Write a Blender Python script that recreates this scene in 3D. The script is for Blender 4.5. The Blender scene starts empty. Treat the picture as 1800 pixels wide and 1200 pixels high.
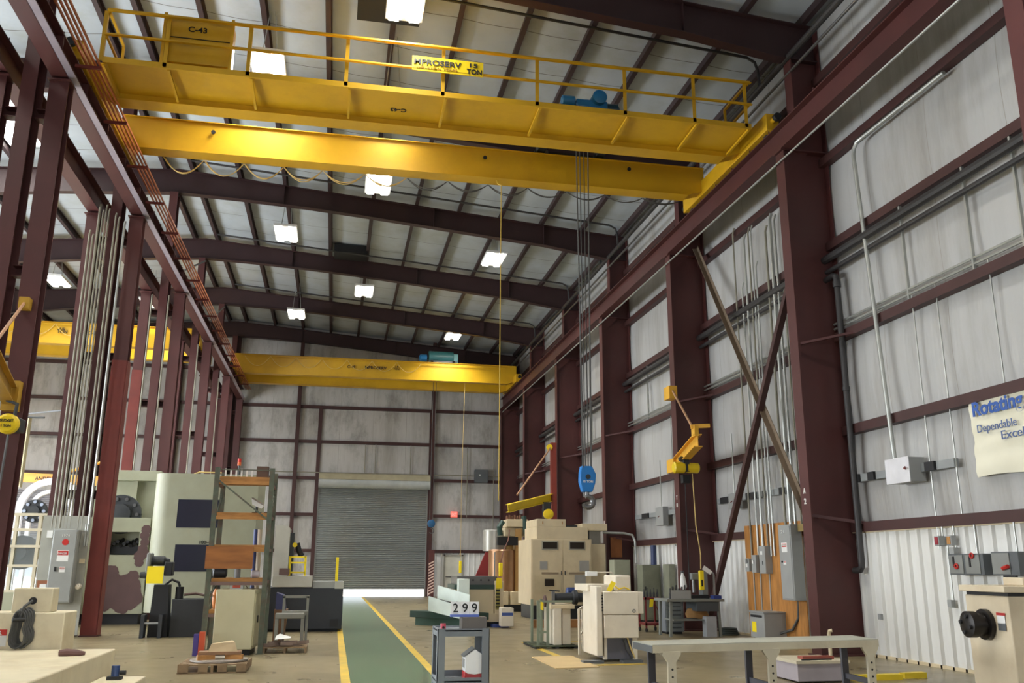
import bpy, bmesh, math, random
from mathutils import Vector, Matrix
S = bpy.context.scene
COL = S.collection
R = random.Random(7)
# ------------------------------------------------------------------ camera
F, YAW, PITCH, ROLL, EYE = 1558.5, 0.19257, 0.24803, 0.00473, 1.6
_cy, _sy, _cp, _sp = math.cos(YAW), math.sin(YAW), math.cos(PITCH), math.sin(PITCH)
FWD = Vector((_sy*_cp, _cy*_cp, _sp)); _r = Vector((_cy, -_sy, 0)); _u = _r.cross(FWD)
RT = math.cos(ROLL)*_r + math.sin(ROLL)*_u
UP = -math.sin(ROLL)*_r + math.cos(ROLL)*_u
CAM = Vector((0, 0, EYE))
cam_d = bpy.data.cameras.new('camera'); cam = bpy.data.objects.new('camera', cam_d); COL.objects.link(cam)
cam_d.sensor_width = 36; cam_d.lens = 36*F/1800; cam_d.clip_end = 500; cam_d.clip_start = .05
m3 = Matrix((RT, UP, -FWD)).transposed()
cam.matrix_world = Matrix.Translation(CAM) @ m3.to_4x4()
S.camera = cam
# ------------------------------------------------------------------ world, sun, daylight, exposure
W = bpy.data.worlds.new('sky'); S.world = W; W.use_nodes = True
_bg = W.node_tree.nodes['Background']; _bg.inputs[0].default_value = (.86, .93, 1, 1); _bg.inputs[1].default_value = 1.1
sun_d = bpy.data.lights.new('sun', 'SUN'); sun_d.energy = 70; sun_d.angle = .01; sun_d.color = (1, .96, .88)
sun = bpy.data.objects.new('sun', sun_d); COL.objects.link(sun)
sun.rotation_euler = (math.radians(-38), math.radians(8), 0)          # from beyond the far door, high
def area(name, loc, rot, sx, sy, power, col):
    d = bpy.data.lights.new(name, 'AREA'); d.shape = 'RECTANGLE'; d.size = sx; d.size_y = sy; d.energy = power; d.color = col
    o = bpy.data.objects.new(name, d); COL.objects.link(o); o.location = loc; o.rotation_euler = rot
    return o
# daylight entering the big open bay doors behind the photographer and along the left bay
area('daylight_rear_doors', (1, -11.5, 3.4), (math.radians(92), 0, 0), 10, 6, 800, (.97, .98, 1))
area('daylight_left_bay', (-19.5, 22, 3.6), (math.radians(104), 0, math.radians(-90)), 26, 5.5, 6000, (.90, .95, 1))
S.view_settings.view_transform = 'Standard'; S.view_settings.look = 'None'
S.view_settings.gamma = 1; S.view_settings.use_curve_mapping = False
S.view_settings.exposure = 0.14
S.cycles.max_bounces = 6; S.cycles.diffuse_bounces = 4; S.cycles.glossy_bounces = 3
S.cycles.sample_clamp_indirect = 6

# ------------------------------------------------------------------ pixel -> place helpers
def _ray(x, y):
    d = FWD*F + RT*(x-900) + UP*(600-y); return d/d.y
def PY(x, y, Y): return CAM + _ray(x, y)*Y
def PZ(x, y, z=0.):
    d = _ray(x, y); return CAM + d*((z-EYE)/d.z)
def PX(x, y, X):
    d = _ray(x, y); return CAM + d*(X/d.x)

# ------------------------------------------------------------------ materials
def lin(c): return tuple(((v/255)/12.92 if v/255 <= .04045 else ((v/255+.055)/1.055)**2.4) for v in c)
MATS = {}
def mat(name, rgb, rough=.6, metal=0., var=.12, scale=2.5, bump=0., dirt=None, dirt_amt=.35, stretch=None, emit=0., spec=.5):
    if name in MATS: return MATS[name]
    m = bpy.data.materials.new(name); m.use_nodes = True; nt = m.node_tree; N = nt.nodes; L = nt.links
    b = N['Principled BSDF']; b.inputs['Roughness'].default_value = rough; b.inputs['Metallic'].default_value = metal
    b.inputs['Specular IOR Level'].default_value = spec
    c = lin(rgb)
    g = N.new('ShaderNodeNewGeometry'); vec = g.outputs['Position']
    if stretch:
        mp = N.new('ShaderNodeMapping'); mp.inputs['Scale'].default_value = stretch; L.new(vec, mp.inputs[0]); vec = mp.outputs[0]
    n = N.new('ShaderNodeTexNoise'); n.inputs['Scale'].default_value = scale; n.inputs['Detail'].default_value = 5; L.new(vec, n.inputs['Vector'])
    r = N.new('ShaderNodeValToRGB'); r.color_ramp.elements[0].position = .3; r.color_ramp.elements[1].position = .7
    r.color_ramp.elements[0].color = (*[v*(1-var) for v in c], 1); r.color_ramp.elements[1].color = (*[min(1, v*(1+var*.6)) for v in c], 1)
    L.new(n.outputs[0], r.inputs[0]); out = r.outputs[0]
    if dirt:
        n2 = N.new('ShaderNodeTexNoise'); n2.inputs['Scale'].default_value = scale*.45; n2.inputs['Detail'].default_value = 8; n2.inputs['Roughness'].default_value = .7
        L.new(vec, n2.inputs['Vector'])
        r2 = N.new('ShaderNodeValToRGB'); r2.color_ramp.elements[0].position = .48; r2.color_ramp.elements[1].position = .72
        r2.color_ramp.elements[0].color = (0, 0, 0, 1); r2.color_ramp.elements[1].color = (dirt_amt,)*3 + (1,)
        L.new(n2.outputs[0], r2.inputs[0])
        mx = N.new('ShaderNodeMix'); mx.data_type = 'RGBA'
        L.new(r2.outputs[0], mx.inputs[0]); L.new(out, mx.inputs[6]); mx.inputs[7].default_value = (*lin(dirt), 1); out = mx.outputs[2]
    L.new(out, b.inputs['Base Color'])
    if bump:
        bp = N.new('ShaderNodeBump'); bp.inputs['Strength'].default_value = bump; bp.inputs['Distance'].default_value = .02
        L.new(n.outputs[0], bp.inputs['Height']); L.new(bp.outputs[0], b.inputs['Normal'])
    if emit:
        b.inputs['Emission Color'].default_value = (*c, 1); b.inputs['Emission Strength'].default_value = emit
    MATS[name] = m; return m

MAROON = mat('maroon_steel', (78, 38, 36), .55, var=.14, scale=1.3, dirt=(70, 44, 40), dirt_amt=.5)
MAROON_RED = mat('red_primer_steel', (112, 44, 36), .6, var=.15, dirt=(96, 52, 44))
MAROON_DK = mat('dark_roof_steel', (56, 40, 41), .6, var=.12)
YEL = mat('crane_yellow', (204, 158, 24), .4, var=.07, scale=1.1, dirt=(160, 120, 26), dirt_amt=.5)
YEL2 = mat('hoist_yellow', (232, 200, 28), .4, var=.1)
ORANGE_Y = mat('jib_yellow', (222, 168, 52), .5, var=.1)
BLACK = mat('black_rubber', (22, 22, 24), .6)
DARK = mat('dark_machine_grey', (44, 47, 50), .5, var=.2, dirt=(70, 66, 58))
BLUE = mat('hoist_blue', (44, 122, 176), .35, var=.1)
HOOKBLUE = mat('hook_block_blue', (30, 120, 196), .35, var=.06)
GREY = mat('electrical_grey', (150, 152, 150), .45, var=.07)
GREYDK = mat('dark_grey_enclosure', (86, 90, 92), .5)
GALV = mat('galvanised_conduit', (176, 178, 172), .38, metal=.55, var=.12)
CONDW = mat('painted_conduit', (138, 134, 118), .5)
PIPE = mat('black_iron_pipe', (52, 50, 50), .5, var=.2)
STEEL = mat('bare_steel', (120, 120, 120), .35, metal=.8, var=.2)
COPPERBAR = mat('copper_bar', (190, 112, 68), .45, metal=.5)
CREAM = mat('machine_cream', (214, 198, 164), .48, var=.06, dirt=(170, 146, 108), dirt_amt=.3)
CREAM2 = mat('machine_warm_white', (222, 212, 192), .5, var=.06, dirt=(180, 160, 130), dirt_amt=.35)
SAGE = mat('machine_sage', (150, 151, 128), .5, var=.07, dirt=(140, 136, 106), dirt_amt=.35)
PRIMER = mat('bare_primer_patch', (84, 60, 58), .7)
WHITE = mat('white_paint', (232, 232, 228), .5, var=.04)
REDP = mat('red_paint', (186, 40, 34), .45)
PLY = mat('plywood', (178, 122, 58), .65, var=.3, scale=2.2, stretch=(6, 6, 1), dirt=(128, 80, 36))
WOOD = mat('pallet_wood', (140, 116, 86), .75, var=.3, scale=5, dirt=(90, 72, 52))
PLANK = mat('shelf_lumber', (180, 128, 70), .7, var=.25, scale=4, stretch=(1, 5, 5))
RACKGREEN = mat('rack_green', (84, 92, 76), .55, var=.2, scale=9, dirt=(120, 60, 44), dirt_amt=.4)
BENCHGREY = mat('bench_blue_grey', (120, 126, 132), .5, var=.12)
TILE = mat('tile_white', (244, 244, 244), .4, var=.02)
INK = mat('sign_ink', (22, 20, 20), .6)
TAG = mat('tag_yellow', (250, 222, 20), .5, var=.03)
GREENDK = mat('machine_dark_green', (40, 66, 58), .5, var=.2)
CABLE = mat('cable_grey', (74, 74, 72), .6)
CREAMCABLE = mat('festoon_cream', (206, 178, 110), .6)
CANVAS = mat('banner_canvas', (232, 228, 206), .7, var=.05, scale=1.5, dirt=(206, 196, 150))

# ------------------------------------------------------------------ mesh builder
class MB:
    def __init__(s, T=None): s.bm = bmesh.new(); s.T = T or Matrix()
    def raw(s, vs, fs):
        v = [s.bm.verts.new(s.T @ Vector(p)) for p in vs]
        for f in fs:
            try: s.bm.faces.new([v[i] for i in f])
            except ValueError: pass
        return s
    def box(s, x0, x1, y0, y1, z0, z1):
        if x0 > x1: x0, x1 = x1, x0
        if y0 > y1: y0, y1 = y1, y0
        if z0 > z1: z0, z1 = z1, z0
        return s.raw([(x0,y0,z0),(x1,y0,z0),(x1,y1,z0),(x0,y1,z0),(x0,y0,z1),(x1,y0,z1),(x1,y1,z1),(x0,y1,z1)],
                     [(0,3,2,1),(4,5,6,7),(0,1,5,4),(1,2,6,5),(2,3,7,6),(3,0,4,7)])
    def prof(s, poly, p0, p1, up=(0,0,1), poly1=None):
        """2-D outline (side, up) carried from p0 to p1"""
        p0, p1 = Vector(p0), Vector(p1); d = (p1-p0).normalized(); up = Vector(up)
        side = d.cross(up)
        if side.length < 1e-6: up = Vector((1,0,0)); side = d.cross(up)
        side.normalize(); up = side.cross(d).normalized(); n = len(poly); q = poly1 or poly
        vs = [p0+side*a+up*b for a, b in poly] + [p1+side*a+up*b for a, b in q]
        fs = [tuple(range(n)), tuple(range(2*n-1, n-1, -1))] + [(i, i+n, (i+1) % n+n, (i+1) % n) for i in range(n)]
        return s.raw(vs, fs)
    def bar(s, p0, p1, w, h=None, up=(0,0,1)):
        h = h or w
        return s.prof([(-w/2,-h/2),(w/2,-h/2),(w/2,h/2),(-w/2,h/2)], p0, p1, up)
    def ibeam(s, p0, p1, depth, width, tf=.02, tw=.014, up=(0,0,1)):
        d, w = depth/2, width/2; t = tw/2
        return s.prof([(-w,-d),(w,-d),(w,-d+tf),(t,-d+tf),(t,d-tf),(w,d-tf),(w,d),(-w,d),(-w,d-tf),(-t,d-tf),(-t,-d+tf),(-w,-d+tf)], p0, p1, up)
    def angle(s, p0, p1, a, t=.01, up=(0,0,1)):
        return s.prof([(0,0),(a,0),(a,t),(t,t),(t,a),(0,a)], p0, p1, up)
    def poly(s, pts, axis, a, b):
        """outline in the plane normal to axis, extruded from a to b along it"""
        def P(u, v, w): return {'X': (w,u,v), 'Y': (u,w,v), 'Z': (u,v,w)}[axis]
        n = len(pts)
        vs = [P(u,v,a) for u,v in pts]+[P(u,v,b) for u,v in pts]
        return s.raw(vs, [tuple(range(n)), tuple(range(2*n-1,n-1,-1))]+[(i,i+n,(i+1)%n+n,(i+1)%n) for i in range(n)])
    def cyl(s, p0, p1, r, r1=None, n=16):
        r1 = r if r1 is None else r1
        c = [(math.cos(2*math.pi*i/n), math.sin(2*math.pi*i/n)) for i in range(n)]
        return s.prof([(r*a, r*b) for a, b in c], p0, p1, (0,0,1), [(r1*a, r1*b) for a, b in c])
    def ring(s, c, axis, r, rr, n=20, k=8, a0=0, a1=2*math.pi):
        axis = Vector(axis).normalized(); u = axis.orthogonal().normalized(); v = axis.cross(u)
        full = abs(a1-a0-2*math.pi) < 1e-6; m = n if full else n+1
        pts = [Vector(c)+(u*math.cos(a0+(a1-a0)*i/n)+v*math.sin(a0+(a1-a0)*i/n))*r for i in range(m)]
        return s.tube(pts + ([pts[0]] if full else []), rr, k)
    def tube(s, pts, r, n=8):
        pts = [Vector(p) for p in pts]; k = len(pts); rings = []
        nrm = None; vs = []; fs = []
        for i, p in enumerate(pts):
            t = (pts[min(i+1,k-1)]-pts[max(i-1,0)])
            t = t.normalized() if t.length > 1e-9 else Vector((0,0,1))
            if nrm is None: nrm = t.orthogonal().normalized()
            nrm = nrm - t*nrm.dot(t)
            if nrm.length < 1e-6: nrm = t.orthogonal()
            nrm.normalize(); b = t.cross(nrm)
            for j in range(n):
                a = 2*math.pi*j/n; vs.append(p+(nrm*math.cos(a)+b*math.sin(a))*(r[i] if isinstance(r, list) else r))
        for i in range(k-1):
            for j in range(n):
                fs.append((i*n+j, i*n+(j+1)%n, (i+1)*n+(j+1)%n, (i+1)*n+j))
        fs.append(tuple(range(n-1,-1,-1))); fs.append(tuple(range((k-1)*n, k*n)))
        return s.raw(vs, fs)
    def lathe(s, c, axis, prof, n=24):
        axis = Vector(axis).normalized(); u = axis.orthogonal().normalized(); v = axis.cross(u); c = Vector(c)
        vs = []; fs = []; k = len(prof)
        for h, r in prof:
            for j in range(n):
                a = 2*math.pi*j/n; vs.append(c+axis*h+(u*math.cos(a)+v*math.sin(a))*max(r, 1e-4))
        for i in range(k-1):
            for j in range(n): fs.append((i*n+j, i*n+(j+1)%n, (i+1)*n+(j+1)%n, (i+1)*n+j))
        fs.append(tuple(range(n-1,-1,-1))); fs.append(tuple(range((k-1)*n, k*n)))
        return s.raw(vs, fs)
    def build(s, name, m, parent=None, label=None, cat=None, group=None, kind=None, bevel=0, smooth=True):
        bmesh.ops.recalc_face_normals(s.bm, faces=s.bm.faces)
        vs = [v.co for v in s.bm.verts]
        if parent is not None: org = parent_origin(parent)
        else:
            xs = [v.x for v in vs]; ys = [v.y for v in vs]; zs = [v.z for v in vs]
            org = Vector(((min(xs)+max(xs))/2, (min(ys)+max(ys))/2, min(zs)))
        bmesh.ops.translate(s.bm, verts=s.bm.verts, vec=-org)
        me = bpy.data.meshes.new(name); s.bm.to_mesh(me); s.bm.free(); me.materials.append(m)
        if smooth: me.shade_smooth(); me.set_sharp_from_angle(angle=math.radians(32))
        o = bpy.data.objects.new(name, me); COL.objects.link(o)
        if parent is not None: o.parent = parent; ORG[o.name] = org
        else: o.location = org; ORG[o.name] = org
        if bevel:
            b = o.modifiers.new('bevel', 'BEVEL'); b.width = bevel; b.segments = 2; b.limit_method = 'ANGLE'; b.angle_limit = math.radians(40)
        tag(o, label, cat, group, kind); return o
ORG = {}
def parent_origin(p): return ORG[p.name]
def tag(o, label=None, cat=None, group=None, kind=None):
    if label: o['label'] = label
    if cat: o['category'] = cat
    if group: o['group'] = group
    if kind: o['kind'] = kind
    return o
def thing(name, loc, label, cat, group=None):
    o = bpy.data.objects.new(name, None); COL.objects.link(o); o.location = Vector(loc); o.empty_display_size = .2
    ORG[o.name] = Vector(loc); return tag(o, label, cat, group)
def text(s, m, origin, xdir, updir, h, parent, w=None, name='lettering', bold=0., sub=True, label=None):
    """lettering: lower-left corner at origin, height h, optional full width w"""
    c = bpy.data.curves.new(name, 'FONT'); c.body = s; c.size = 1; c.extrude = .004; c.offset = bold
    t = bpy.data.objects.new(name, c); COL.objects.link(t)
    bpy.context.view_layer.update()
    me = bpy.data.meshes.new_from_object(t.evaluated_get(bpy.context.evaluated_depsgraph_get()))
    bpy.data.objects.remove(t); bpy.data.curves.remove(c)
    xs = [v.co.x for v in me.vertices]; ys = [v.co.y for v in me.vertices]
    x0, x1, y0, y1 = min(xs), max(xs), min(ys), max(ys)
    k = h/(y1-y0); kx = (w/(x1-x0)) if w else k
    X = Vector(xdir).normalized(); U = Vector(updir).normalized(); Nn = X.cross(U).normalized(); org = parent_origin(parent)
    for v in me.vertices:
        p = Vector(origin)+X*((v.co.x-x0)*kx)+U*((v.co.y-y0)*k)+Nn*(v.co.z+.004)
        v.co = p-org
    me.materials.clear(); me.materials.append(m)
    o = bpy.data.objects.new(name, me); COL.objects.link(o); o.parent = parent; ORG[o.name] = org
    if label: o['label'] = label
    return o
def hang(p0, p1, sag, n=10):
    p0, p1 = Vector(p0), Vector(p1)
    return [p0.lerp(p1, i/n)-Vector((0,0,sag*4*(i/n)*(1-i/n))) for i in range(n+1)]
ORD = ['first','second','third','fourth','fifth','sixth','seventh','eighth','ninth','tenth','eleventh','twelfth','thirteenth','fourteenth','fifteenth','sixteenth']
XD, YD, ZD = (1,0,0), (0,1,0), (0,0,1)
# ================================================================== SETTING
BACK = 49.7; WALLX = 10.1
FR = [16.1+6.72*k for k in range(-1, 6)]                 # frame lines (steel bents)
def roof_z(x): return 14.62-.0785*abs(x+5.8)             # underside of the purlins
# --- floor
def floor_mat():
    m = mat('floor_concrete', (134, 122, 92), .34, var=.2, scale=.6, dirt=(96, 86, 64), dirt_amt=.85, stretch=(1, .5, 1))
    nt = m.node_tree; N = nt.nodes; L = nt.links; b = N['Principled BSDF']
    n = N.new('ShaderNodeTexNoise'); n.inputs['Scale'].default_value = 1.7; n.inputs['Detail'].default_value = 6
    g = [x for x in N if x.type == 'NEW_GEOMETRY'][0]; L.new(g.outputs['Position'], n.inputs['Vector'])
    mr = N.new('ShaderNodeMapRange'); mr.inputs['To Min'].default_value = .16; mr.inputs['To Max'].default_value = .5
    L.new(n.outputs[0], mr.inputs[0]); L.new(mr.outputs[0], b.inputs['Roughness'])
    # saw-cut joints
    sp = N.new('ShaderNodeSeparateXYZ'); L.new(g.outputs['Position'], sp.inputs[0])
    src = [l for l in L if l.to_socket == b.inputs['Base Color']][0].from_socket
    prev = None
    for out, per, off in (('X', 6.1, 4.85), ('Y', 6.72, 2.66)):
        a = N.new('ShaderNodeMath'); a.operation = 'ADD'; a.inputs[1].default_value = off; L.new(sp.outputs[out], a.inputs[0])
        d = N.new('ShaderNodeMath'); d.operation = 'PINGPONG'; d.inputs[1].default_value = per/2; L.new(a.outputs[0], d.inputs[0])
        c = N.new('ShaderNodeMath'); c.operation = 'LESS_THAN'; c.inputs[1].default_value = .008; L.new(d.outputs[0], c.inputs[0])
        if prev:
            mxm = N.new('ShaderNodeMath'); mxm.operation = 'MAXIMUM'; L.new(prev, mxm.inputs[0]); L.new(c.outputs[0], mxm.inputs[1]); prev = mxm.outputs[0]
        else: prev = c.outputs[0]
    mx = N.new('ShaderNodeMix'); mx.data_type = 'RGBA'; L.new(prev, mx.inputs[0]); L.new(src, mx.inputs[6]); mx.inputs[7].default_value = (.06, .05, .04, 1)
    L.new(mx.outputs[2], b.inputs['Base Color']); return m
MB().box(-21.4, 10.3, -12, 50.0, -.25, 0).build('floor', floor_mat(), kind='structure')
GREEN = mat('aisle_green', (118, 140, 106), .12, var=.22, scale=4, dirt=(146, 142, 112), dirt_amt=.7, stretch=(1, .3, 1))
YLINE = mat('floor_line_yellow', (214, 180, 62), .4, var=.15, scale=3, dirt=(150, 134, 92), dirt_amt=.6)
MB().box(.33, 1.55, -6, BACK-.1, .0, .003).build('painted_aisle', GREEN, label='green painted walkway between two yellow lines leading to the roll-up door', cat='walkway')
MB().box(.20, .33, -6, BACK-.1, .0, .004).build('floor_line', YLINE, label='yellow floor line on the left edge of the green walkway', cat='floor line')
MB().box(1.55, 1.68, -6, BACK-.1, .0, .004).build('floor_line', YLINE, label='yellow floor line on the right edge of the green walkway', cat='floor line')
GROUND = mat('outside_concrete', (216, 214, 206), .8, var=.05)
MB().box(-40, 40, 50.0, 120, -.3, -.03).build('ground', GROUND, kind='structure')

# --- insulated wall sheets with soft bulges between the girts
def panel_mat(name, rgb, axis):
    m = mat(name, rgb, .42, var=.07, scale=1.4, dirt=(120, 110, 94), dirt_amt=.55, stretch=(1.3, 1.3, .22))
    nt = m.node_tree; N = nt.nodes; L = nt.links; b = N['Principled BSDF']
    g = [x for x in N if x.type == 'NEW_GEOMETRY'][0]
    sp = N.new('ShaderNodeSeparateXYZ'); L.new(g.outputs['Position'], sp.inputs[0])
    mp = N.new('ShaderNodeMapping'); mp.inputs['Scale'].default_value = (9, 9, .25); L.new(g.outputs['Position'], mp.inputs[0])
    n = N.new('ShaderNodeTexNoise'); n.inputs['Scale'].default_value = 1; n.inputs['Detail'].default_value = 3; L.new(mp.outputs[0], n.inputs['Vector'])
    bp = N.new('ShaderNodeBump'); bp.inputs['Strength'].default_value = .35; bp.inputs['Distance'].default_value = .03
    L.new(n.outputs[0], bp.inputs['Height']); L.new(bp.outputs[0], b.inputs['Normal'])
    src = [l for l in L if l.to_socket == b.inputs['Base Color']][0].from_socket
    if axis == 'X':
        mp2 = N.new('ShaderNodeMapping'); mp2.inputs['Scale'].default_value = (1.1, 1, .5); L.new(g.outputs['Position'], mp2.inputs[0])
        n3 = N.new('ShaderNodeTexNoise'); n3.inputs['Scale'].default_value = .9; n3.inputs['Detail'].default_value = 7; n3.inputs['Roughness'].default_value = .75; L.new(mp2.outputs[0], n3.inputs['Vector'])
        r3 = N.new('ShaderNodeValToRGB'); r3.color_ramp.elements[0].position = .5; r3.color_ramp.elements[1].position = .78; r3.color_ramp.elements[0].color = (0, 0, 0, 1); r3.color_ramp.elements[1].color = (.75,)*3+(1,); L.new(n3.outputs[0], r3.inputs[0])
        m3x = N.new('ShaderNodeMix'); m3x.data_type = 'RGBA'; L.new(r3.outputs[0], m3x.inputs[0]); L.new(src, m3x.inputs[6]); m3x.inputs[7].default_value = (*lin((84, 78, 66)), 1); src = m3x.outputs[2]
    d = N.new('ShaderNodeMath'); d.operation = 'PINGPONG'; d.inputs[1].default_value = .915; L.new(sp.outputs[axis], d.inputs[0])
    c = N.new('ShaderNodeMath'); c.operation = 'LESS_THAN'; c.inputs[1].default_value = .008; L.new(d.outputs[0], c.inputs[0])
    mx = N.new('ShaderNodeMix'); mx.data_type = 'RGBA'; L.new(c.outputs[0], mx.inputs[0]); L.new(src, mx.inputs[6]); mx.inputs[7].default_value = (*lin((150, 146, 138)), 1)
    L.new(mx.outputs[2], b.inputs['Base Color']); return m
GIRT = [2.36, 4.25, 6.18, 8.16, 10.07, 12.0]
def bulge(z, lo=2.36):
    edges = [0]+GIRT+[13.9]
    for a, b in zip(edges, edges[1:]):
        if a <= z <= b: t = (z-a)/(b-a); return (math.sin(math.pi*t))**.6
    return 0
def sheet(u0, u1, z0, z1, f, du=.45, dz=.16):
    nu = max(1, int((u1-u0)/du)); nz = max(1, int((z1-z0)/dz)); vs = []; fs = []
    for i in range(nu+1):
        for j in range(nz+1): vs.append(f(u0+(u1-u0)*i/nu, z0+(z1-z0)*j/nz))
    for i in range(nu):
        for j in range(nz):
            a = i*(nz+1)+j; fs.append((a, a+nz+1, a+nz+2, a+1))
    return vs, fs
PW = panel_mat('wall_sheet_side', (178, 178, 176), 'Y'); PB = panel_mat('wall_sheet_end', (186, 184, 180), 'X')
b = MB()
vs, fs = sheet(-12, BACK+.2, 0, 14.0, lambda u, z: (WALLX-.05*bulge(z)+.008*math.sin(u*6.9), u, z)); b.raw(vs, fs)
b.box(WALLX+.05, WALLX+.2, -12, BACK+.2, 0, 14.0); b.build('wall_right', PW, kind='structure')
DX0, DX1, DTOP = -.97, 5.09, 5.75
LDX0, LDX1, LDTOP = -17.5, -12.6, 5.2
b = MB()
fb = lambda u, z: (u, BACK-.05*bulge(z)+.008*math.sin(u*6.9), z)
for u0, u1, z0, z1 in ((-21.4, LDX0, 0, 16), (LDX1, DX0, 0, 16), (DX1, WALLX+.2, 0, 16), (DX0, DX1, DTOP, 16), (LDX0, LDX1, LDTOP, 16)):
    vs, fs = sheet(u0, u1, z0, z1, fb); b.raw(vs, fs); b.box(u0, u1, BACK+.06, BACK+.2, z0, z1)
b.build('wall_back', PB, kind='structure')
b = MB(); b.box(-21.4, -21.2, -12, 8, 0, 13.6); b.box(-21.4, -21.2, 8, 36, 7, 13.6); b.box(-21.4, -21.2, 36, BACK+.2, 0, 13.6)
b.build('wall_left', PB, kind='structure')
b = MB(); b.box(-21.4, -4, -12.2, -12, 0, 16); b.box(6, 10.3, -12.2, -12, 0, 16); b.box(-4, 6, -12.2, -12, 6.5, 16); b.build('wall_front', PB, kind='structure')
# --- roof: white faced insulation sagging between purlins
PUR = [-5.35, -3.79, -2.28, -.76, .76, 2.28, 3.80, 5.32, 6.84, 8.36, 9.75]
PURL = [-6.25, -7.8, -9.3, -10.8, -12.3, -13.8, -15.3, -16.8, -18.3, -19.8]
allp = sorted(PUR+PURL)
xs = []
for a, c in zip([-21.4]+allp, allp+[10.3]):
    for k in range(5): xs.append(a+(c-a)*k/5)
xs.append(10.3)
def roofsag(x):
    e = [-21.4]+allp+[10.3]
    for a, c in zip(e, e[1:]):
        if a <= x <= c and c-a > .3: return .035*math.sin(math.pi*(x-a)/(c-a))
    return 0
ys = [-12+i*.4 for i in range(int((BACK+12.4)/.4)+1)]
vs = [(x, y, roof_z(x)+.275-roofsag(x)-.015*math.sin(y*4.2)) for x in xs for y in ys]; ny = len(ys); fs = []
SKY = [(-12.3, -9.3, 17.3, 19.6), (-12.3, -9.3, 24.0, 28.4), (-18.3, -15.3, 24.0, 28.4), (-12.3,-9.3, 10.6, 14.8), (-18.3,-15.3, 31, 35)]
for i in range(len(xs)-1):
    for j in range(ny-1):
        cx, cyy = (xs[i]+xs[i+1])/2, (ys[j]+ys[j+1])/2
        if any(x0 < cx < x1 and y0 < cyy < y1 for x0, x1, y0, y1 in SKY): continue
        a = i*ny+j; fs.append((a, a+ny, a+ny+1, a+1))
ROOFM = mat('roof_insulation', (178, 186, 192), .6, var=.06, scale=1.2, dirt=(140, 136, 110), dirt_amt=.4, bump=.25)
_N = ROOFM.node_tree.nodes; _L = ROOFM.node_tree.links; _b = _N['Principled BSDF']
_src = [l for l in _L if l.to_socket == _b.inputs['Base Color']][0].from_socket
_sp = _N.new('ShaderNodeSeparateXYZ'); _L.new([x for x in _N if x.type == 'NEW_GEOMETRY'][0].outputs['Position'], _sp.inputs[0])
_d = _N.new('ShaderNodeMath'); _d.operation = 'PINGPONG'; _d.inputs[1].default_value = .84; _L.new(_sp.outputs['Y'], _d.inputs[0])
_c = _N.new('ShaderNodeMath'); _c.operation = 'LESS_THAN'; _c.inputs[1].default_value = .014; _L.new(_d.outputs[0], _c.inputs[0])
_m = _N.new('ShaderNodeMix'); _m.data_type = 'RGBA'; _L.new(_c.outputs[0], _m.inputs[0]); _L.new(_src, _m.inputs[6]); _m.inputs[7].default_value = (.14, .13, .12, 1); _L.new(_m.outputs[2], _b.inputs['Base Color'])
b = MB(); b.raw(vs, fs); b.build('ceiling', ROOFM, kind='structure')
SKYM = bpy.data.materials.new('skylight_sheet'); SKYM.use_nodes = True
_n = SKYM.node_tree.nodes; _l = SKYM.node_tree.links; _n.remove(_n['Principled BSDF'])
_t = _n.new('ShaderNodeBsdfTranslucent'); _t.inputs[0].default_value = (.9, .93, .95, 1); _l.new(_t.outputs[0], _n['Material Output'].inputs[0])
for i, (x0, x1, y0, y1) in enumerate(SKY):
    b = MB(); b.raw([(x0-.1, y0-.3, roof_z(x0)+.3), (x1+.1, y0-.3, roof_z(x1)+.3), (x1+.1, y1+.3, roof_z(x1)+.3), (x0-.1, y1+.3, roof_z(x0)+.3)], [(0,1,2,3)])
    b.build(f'window_{i+1}', SKYM, kind='structure')
# --- purlins
for i, x in enumerate(reversed(PUR)):
    z = roof_z(x); MB().prof([(-.075,0),(.05,0),(.05,.02),(.01,.02),(.01,.22),(.075,.22),(.075,.24),(-.03,.24),(-.03,.02),(-.075,.02)], (x, -8, z), (x, BACK-.05, z)).build(
        'roof_purlin', MAROON_DK, label=f'{ORD[i]} roof purlin from the right wall, running the length of the hall', cat='purlin', group='roof purlins over the main bay')
for i, x in enumerate(PURL):
    z = roof_z(x); MB().prof([(-.075,0),(.05,0),(.05,.02),(.01,.02),(.01,.22),(.075,.22),(.075,.24),(-.03,.24),(-.03,.02),(-.075,.02)], (x, -8, z), (x, BACK-.05, z)).build(
        'roof_purlin', MAROON_DK, label=f'{ORD[i]} roof purlin left of the ridge, over the left bay', cat='purlin', group='roof purlins over the left bay')
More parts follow.
